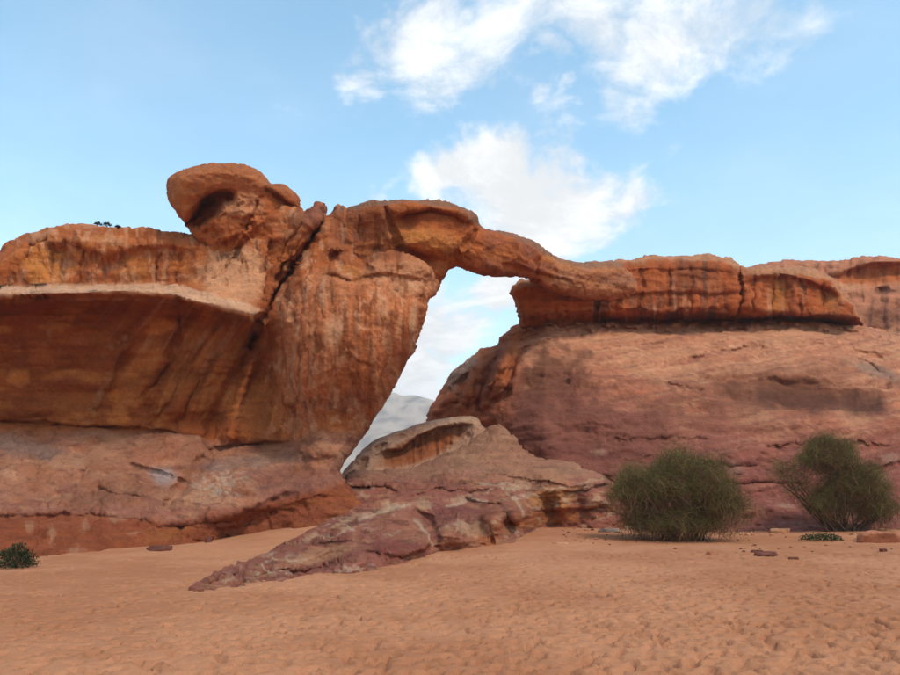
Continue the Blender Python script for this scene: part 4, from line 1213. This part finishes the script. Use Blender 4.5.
# ================================================================== far mountain in the haze
def build_mountain():
    nx, ny = 320, 60
    xs = np.linspace(-1120, 940, nx)
    t = np.linspace(0, 1, ny)
    X, T = np.meshgrid(xs, t)
    Y = 1370 + 600 * T
    u = X / 1800 * FPX * 1.02 + 450
    crest = np.interp(u, [-50, 200, 330, 372, 384, 392, 400, 410, 420, 436, 470, 560, 640, 850], [455, 440, 404, 396, 391, 392, 396, 396, 398, 403, 410, 430, 445, 462])
    zt = survey(np.full(nx, 450.0), crest[0], 1800.0)[:, 2]
    P = np.stack([X.ravel(), Y.ravel(), np.zeros(X.size)], -1)
    ridge = ridged(P / [160, 230, 1], 4, 301).reshape(X.shape)
    prof = np.where(T < 0.72, sstep(0, 1, T / 0.72) * 0.55 + 0.45 * (T / 0.72), 1 - 0.9 * sstep(0.72, 1, T))
    Z = zt[None] * prof + (ridge - 0.5) * 30 * np.sin(np.pi * np.clip(T / 0.95, 0, 1)) ** 1 * np.where(np.abs(T - 0.72) < 0.06, 0.35, 1.0)
    Z = Z + 6 * np.tanh(3 * np.sin(Z / 15.0)) * (T > 0.05) * (T < 0.7)
    Z = np.where((T == 0) | (T == 1), -3, Z)
    idx = np.arange(nx * ny).reshape(ny, nx)
    F = np.stack([idx[:-1, :-1], idx[:-1, 1:], idx[1:, 1:], idx[1:, :-1]], -1).reshape(-1, 4)
    PP = np.stack([X, Y, Z], -1).reshape(-1, 3)
    col = mixc(np.tile(np.array((0.34, 0.25, 0.18)), (len(PP), 1)), (0.06, 0.045, 0.035), sstep(-0.2, 0.5, fbm(PP / [60, 60, 12], 3, 305)))
    o = mesh_np('mountain', PP, F, M_ROCK, None, col)
    tag(o, kind='structure')


build_mountain()

# ================================================================== bushes
def tube_set(name, strands, mat, parent, sides=3):
    """many thin tapered stalks as one mesh: strands = list of (points (k,3), r0, r1)"""
    Vs, Fs, o = [], [], 0
    for pts_, r0, r1 in strands:
        pts_ = np.asarray(pts_)
        k = len(pts_)
        tan = np.gradient(pts_, axis=0)
        tan /= np.linalg.norm(tan, axis=1, keepdims=True) + 1e-9
        ref = np.array([0.31, 0.52, 0.79])
        a = np.cross(tan, ref); a /= np.linalg.norm(a, axis=1, keepdims=True) + 1e-9
        b = np.cross(tan, a)
        rad = np.linspace(r0, r1, k)[:, None]
        ring = [pts_ + rad * (math.cos(2 * math.pi * j / sides) * a + math.sin(2 * math.pi * j / sides) * b) for j in range(sides)]
        Vs.append(np.stack(ring, 1).reshape(-1, 3))
        i = np.arange(k - 1)[:, None] * sides
        j = np.arange(sides)[None]
        f = np.stack([i + j, i + (j + 1) % sides, i + sides + (j + 1) % sides, i + sides + j], -1).reshape(-1, 4) + o
        Fs.append(f)
        o += k * sides
    return mesh_np(name, np.concatenate(Vs), np.concatenate(Fs), mat, parent)


M_TWIG = plain_material('broom_green', (0.185, 0.160, 0.042), second=(0.085, 0.078, 0.022), scale=2.2)
M_DRY = plain_material('broom_dry', (0.22, 0.105, 0.055), second=(0.11, 0.050, 0.027), scale=2.5)
M_WOOD = plain_material('bush_wood', (0.11, 0.060, 0.040), second=(0.055, 0.032, 0.022), scale=5)
M_LEAF = plain_material('leaf_green', (0.030, 0.045, 0.014), second=(0.014, 0.022, 0.008), scale=6)
M_HERB = plain_material('herb_green', (0.045, 0.060, 0.016), second=(0.022, 0.032, 0.010), scale=6)


def stalk(p0, p1, r, bow=0.12, k=4):
    t = np.linspace(0, 1, k)[:, None]
    L = np.linalg.norm(p1 - p0)
    off = r.normal(0, bow * L, 3)
    off[2] = abs(off[2]) * 0.4
    return p0 + (p1 - p0) * t + off * (t * (1 - t) * 2)


def broom_bush(name, u, v, clumps, label, seed, n_green, n_dry):
    """clumps: (dx, dz, rx, ry, rz, weight, lean) in metres round the base"""
    r = np.random.default_rng(seed)
    Yb = ground_hit(u, v)
    b = survey(u, v, Yb)
    root = empty(name, tuple(b))
    tag(root, label, 'bush', 'desert broom bushes at the foot of the dome')
    green, dry, wood = [], [], []
    wts = np.array([c[5] for c in clumps]); wts = wts / wts.sum()
    tips = []
    for c in clumps:
        for q in range(7):
            a = r.uniform(0, 2 * math.pi)
            top = b + np.array([c[0] + 0.45 * c[2] * math.cos(a), 0.45 * c[3] * math.sin(a), c[1] * r.uniform(0.6, 1.0)])
            st = b + np.array([c[0] * 0.25 + r.normal(0, 0.12), r.normal(0, 0.12), -0.05])
            wood.append((stalk(st, top, r, 0.12, 6), 0.035, 0.010))
    def shoot(ci, lo, hi, length, up):
        c = clumps[ci]
        d = r.normal(size=3); d /= np.linalg.norm(d)
        d[2] = abs(d[2]) if r.random() < 0.72 else d[2] * 0.8
        rad = r.uniform(lo, hi) ** 0.6
        # lumpy outline
        lump = 1 + 0.22 * math.sin(3.1 * d[0] * 2 + ci) * math.cos(2.3 * d[2] * 2 + 1.7 * d[1]) + abs(r.normal(0, 0.10)) - 0.05
        p1 = b + np.array([c[0] + d[0] * c[2] * rad * lump, d[1] * c[3] * rad * lump, c[1] + d[2] * c[4] * rad * lump])
        if p1[2] < b[2] + 0.05:
            p1[2] = b[2] + 0.05 + 0.15 * r.random()
        dirn = np.array([d[0] * 0.55 + c[6] * 0.3, d[1] * 0.55, 0.75 * up + 0.35 * d[2]]) + r.normal(0, 0.6, 3)
        dirn /= np.linalg.norm(dirn)
        L = length * r.uniform(0.6, 1.3)
        return stalk(p1 - dirn * L, p1, r, 0.08, 3)
    for _ in range(n_green):
        ci = r.choice(len(clumps), p=wts)
        green.append((shoot(ci, 0.35, 1.0, 0.30, 0.6), 0.0042, 0.0022))
    for _ in range(n_dry):
        ci = r.choice(len(clumps), p=wts)
        dry.append((shoot(ci, 0.05, 0.92, 0.55, 0.7), 0.0055, 0.0025))
    tube_set('green_twigs', green, M_TWIG, root)
    tube_set('dry_twigs', dry, M_DRY, root)
    tube_set('branches', wood, M_WOOD, root, 5)
    return root


broom_bush('broom_bush', 684, 541, [(0.15, 1.5, 1.5, 1.3, 1.45, 1.0, 0.1), (-1.35, 1.35, 0.95, 0.95, 1.1, 0.45, -0.3), (1.0, 1.0, 1.15, 1.1, 1.1, 0.5, 0.3), (-0.4, 0.5, 1.6, 1.1, 0.55, 0.4, 0)],
           'dense rounded olive broom bush on the sand between the purple outcrop and the taller bush', 3, 17000, 11000)
broom_bush('broom_bush', 846, 531, [(-0.35, 2.35, 1.15, 0.9, 1.05, 0.75, -0.1), (0.55, 1.35, 1.15, 1.0, 1.15, 1.0, 0.35), (-1.9, 2.0, 0.65, 0.5, 0.55, 0.06, -0.5), (1.1, 0.7, 0.8, 0.8, 0.75, 0.4, 0.3), (-1.5, 1.4, 0.8, 0.5, 0.75, 0.06, -0.5), (-0.6, 0.8, 0.9, 0.6, 0.8, 0.32, -0.2)],
           'tall ragged olive broom bush with a loose left branch, beside the flat pink stone', 4, 12000, 7000)


def leafy(name, u, v, rx, ry, rz, n, mat, label, seed, leaf=0.05, group=None, on=None, cat='bush'):
    r = np.random.default_rng(seed)
    b = survey(u, v, ground_hit(u, v)) if on is None else np.array(on)
    root = empty(name, tuple(b))
    tag(root, label, cat, group)
    st = []
    for q in range(14):
        a = r.uniform(0, 2 * math.pi); e = r.uniform(0.2, 1.0)
        st.append((stalk(b + np.array([0, 0, -0.04]), b + np.array([rx * 0.8 * math.cos(a) * e, ry * 0.8 * math.sin(a) * e, rz * (1.1 - 0.6 * e)]), r, 0.1, 4), 0.012, 0.004))
    tube_set('stems', st, M_WOOD, root, 4)
    d = r.normal(size=(n, 3)); d /= np.linalg.norm(d, axis=1, keepdims=True)
    d[:, 2] = np.abs(d[:, 2])
    rad = r.uniform(0.25, 1.0, (n, 1)) ** 0.5 * (1 + 0.15 * np.sin(5 * d[:, :1]) * np.cos(4 * d[:, 1:2] + 1))
    c = b + d * rad * [rx, ry, rz] + [0, 0, 0.03]
    t1 = r.normal(size=(n, 3)) + d * 0.8; t1 /= np.linalg.norm(t1, axis=1, keepdims=True)
    t2 = np.cross(t1, r.normal(size=(n, 3))); t2 /= np.linalg.norm(t2, axis=1, keepdims=True)
    ln = leaf * r.uniform(0.6, 1.3, (n, 1)); wd = ln * 0.38
    V4 = np.stack([c - t1 * ln, c + t2 * wd, c + t1 * ln, c - t2 * wd], 1).reshape(-1, 3)
    mesh_np('foliage', V4, np.arange(4 * n).reshape(-1, 4), mat, root)
    return root


leafy('shrub', 15, 568, 0.46, 0.42, 0.50, 1500, M_LEAF, 'small dark green shrub at the foot of the red buttress, at left edge', 8, 0.035)
leafy('herb_patch', 822, 541, 0.70, 0.45, 0.22, 900, M_HERB, 'low dark green plant mat on the sand under the tall ragged bush', 9, 0.035, cat='plant')

# scrub on the rim of the butte
for k, (u, v, w) in enumerate(((98, 225, 0.15), (107, 226, 0.20), (118, 228, 0.12))):
    p = survey(u, v, 31.0)
    leafy('rim_scrub', 0, 0, w, w, 0.10 + 0.03 * (k == 1), 110, M_LEAF, ['tiny scrub on the butte rim, leftmost of the three', 'widest tiny scrub on the butte rim, in the middle of three', 'tiny scrub on the butte rim, rightmost of the three'][k],
          20 + k, 0.05, 'scrub on the butte rim', on=p, cat='scrub')

# ================================================================== loose stones
def stone(name, u, v, w, d, h, col, label, seed, rot=0.0, group=None, cat='stone', flat=0.5):
    r = np.random.default_rng(seed)
    b = survey(u, v, ground_hit(u, v))
    bm = bmesh.new()
    bmesh.ops.create_icosphere(bm, subdivisions=4, radius=1.0)
    Vv = np.array([q.co[:] for q in bm.verts])
    for _ in range(9):                                   # chip flats off the ball
        nrm = r.normal(size=3); nrm[2] *= 0.5; nrm /= np.linalg.norm(nrm)
        lim = r.uniform(0.55, 0.85)
        dd = Vv @ nrm
        Vv -= np.maximum(dd - lim, 0)[:, None] * nrm * 0.9
    Vv[:, 2] = np.minimum(Vv[:, 2], flat + 0.08 * pnoise(Vv * 2, seed))
    Vv *= 1 + (0.10 * fbm(Vv * 1.8, 3, seed) + 0.04 * fbm(Vv * 6, 2, seed + 1))[:, None]
    Vv = Vv * [w / 2, d / 2, h / (flat + 0.45)]
    ca, sa = math.cos(rot), math.sin(rot)
    X = Vv[:, 0] * ca - Vv[:, 1] * sa; Yy = Vv[:, 0] * sa + Vv[:, 1] * ca
    P = np.stack([X, Yy, Vv[:, 2]], -1) + b + [0, d * 0.3, h * 0.25]
    F = np.array([[q.index for q in f.verts] for f in bm.faces])
    bm.free()
    cc = mixc(np.tile(np.asarray(col), (len(P), 1)), np.asarray(col) * 0.7, sstep(-0.2, 0.5, fbm(P * 3, 3, seed)))
    o = mesh_np(name, P, F, M_ROCK, None, cc)
    tag(o, label, cat, group)
    return o


G_ST = 'loose stones on the sand'
stone('flat_stone', 884, 543, 1.75, 1.0, 0.40, PINK * 1.1, 'flat pink stone on the sand at right edge beside the tall bush', 31, 0.1, G_ST)
stone('dark_slab', 158, 551, 0.95, 0.5, 0.16, PURPLE * 0.75, 'thin dark slab on the sand near the foot of the buttress, left of the outcrop', 32, -0.1, G_ST)
stone('stone', 208, 543, 0.28, 0.25, 0.22, PURPLE * 0.7, 'small upright dark stone at the foot of the buttress where the sand climbs', 33, 0, G_ST)
stone('stone', 770, 556, 0.75, 0.45, 0.12, PURPLE * 0.8, 'flat brown slab on the sand in front of the dome, between the two bushes', 34, 0.3, G_ST)
stone('stone', 757, 553, 0.42, 0.28, 0.09, VARN * 1.6, 'small dark chip touching the left end of the flat brown slab', 35, 0.1, G_ST)
stone('stone', 713, 556, 0.38, 0.28, 0.14, PINK, 'small pink stone on the sand just in front of the rounded bush', 36, 0.5, G_ST)
stone('stone', 795, 560, 0.26, 0.2, 0.08, VARN * 1.7, 'tiny dark stone on the sand right of the flat brown slab', 37, 0, G_ST)
stone('stone', 562, 544, 0.60, 0.28, 0.05, PALE * 1.1, 'thin pale chip lying on the sand in front of the outcrop', 38, 0.1, G_ST)
stone('stone', 628, 531, 0.30, 0.3, 0.20, CREAM * 1.2, 'small whitish stone beside the left of the rounded bush', 39, 0.4, G_ST)
stone('stone', 612, 533, 0.95, 0.5, 0.18, GREY * 0.8, 'low grey stone between the outcrop and the rounded bush', 40, 0.2, G_ST)
stone('stone', 783, 533, 0.95, 0.4, 0.18, PALE, 'pale slab at the dome foot, between the two bushes', 41, 0.05, G_ST)
stone('stone', 752, 529, 0.42, 0.3, 0.18, CREAM * 0.9, 'small cream stone at the right side of the rounded bush', 42, 0.3, G_ST)
stone('stone', 884, 552, 0.26, 0.2, 0.10, PURPLE * 0.8, 'tiny dark stone on the sand in front of the flat pink stone', 43, 0.3, G_ST)


def pebbles():
    r = np.random.default_rng(77)
    bm = bmesh.new(); bmesh.ops.create_icosphere(bm, subdivisions=1, radius=1.0)
    V0 = np.array([q.co[:] for q in bm.verts]); F0 = np.array([[q.index for q in f.verts] for f in bm.faces]); bm.free()
    Vs, Fs, Cs, o = [], [], [], 0
    zones = [(640, 900, 533, 552, 70), (560, 640, 528, 545, 40), (690, 800, 529, 536, 60)]
    for (u0, u1, v0, v1, n) in zones:
        for _ in range(n):
            u, v = r.uniform(u0, u1), r.uniform(v0, v1)
            y = ground_hit(u, v)
            p = survey(u, v, y)
            s = r.uniform(0.02, 0.06) * (1 if r.random() < 0.85 else 1.7)
            q = V0 * (1 + r.normal(0, 0.13, (len(V0), 1))) * [s, s * r.uniform(0.6, 1), s * r.uniform(0.4, 0.7)]
            Vs.append(q + p + [0, 0, s * 0.25]); Fs.append(F0 + o); o += len(V0)
            c = [PURPLE * 0.8, PINK, PALE, VARN * 1.6][r.integers(4)]
            Cs.append(np.tile(c, (len(V0), 1)))
    ob_ = mesh_np('pebbles', np.concatenate(Vs), np.concatenate(Fs), M_ROCK, None, np.concatenate(Cs))
    tag(ob_, 'scattered pebbles and rock crumbs on the red sand', 'pebbles', kind='stuff')


pebbles()

# ================================================================== air
def haze():
    bm = bmesh.new()
    bmesh.ops.create_cube(bm, size=1.0)
    for q in bm.verts:
        q.co.x = q.co.x * 9000; q.co.y = q.co.y * 9000; q.co.z = -9 + (q.co.z + 0.5) * 290
    me = bpy.data.meshes.new('haze')
    bm.to_mesh(me); bm.free()
    m = bpy.data.materials.new('hazy_air')
    m.use_nodes = True
    nt = m.node_tree
    nt.nodes.clear()
    out = nt.nodes.new('ShaderNodeOutputMaterial')
    pv = nt.nodes.new('ShaderNodeVolumePrincipled')
    pv.inputs['Color'].default_value = (0.97, 0.96, 0.95, 1)
    pv.inputs['Density'].default_value = 0.00038
    pv.inputs['Anisotropy'].default_value = 0.2
    nt.links.new(pv.outputs[0], out.inputs['Volume'])
    me.materials.append(m)
    o = bpy.data.objects.new('haze', me)
    C.objects.link(o)
    tag(o, 'thin pale desert haze over the whole valley', 'haze', kind='stuff')


haze()
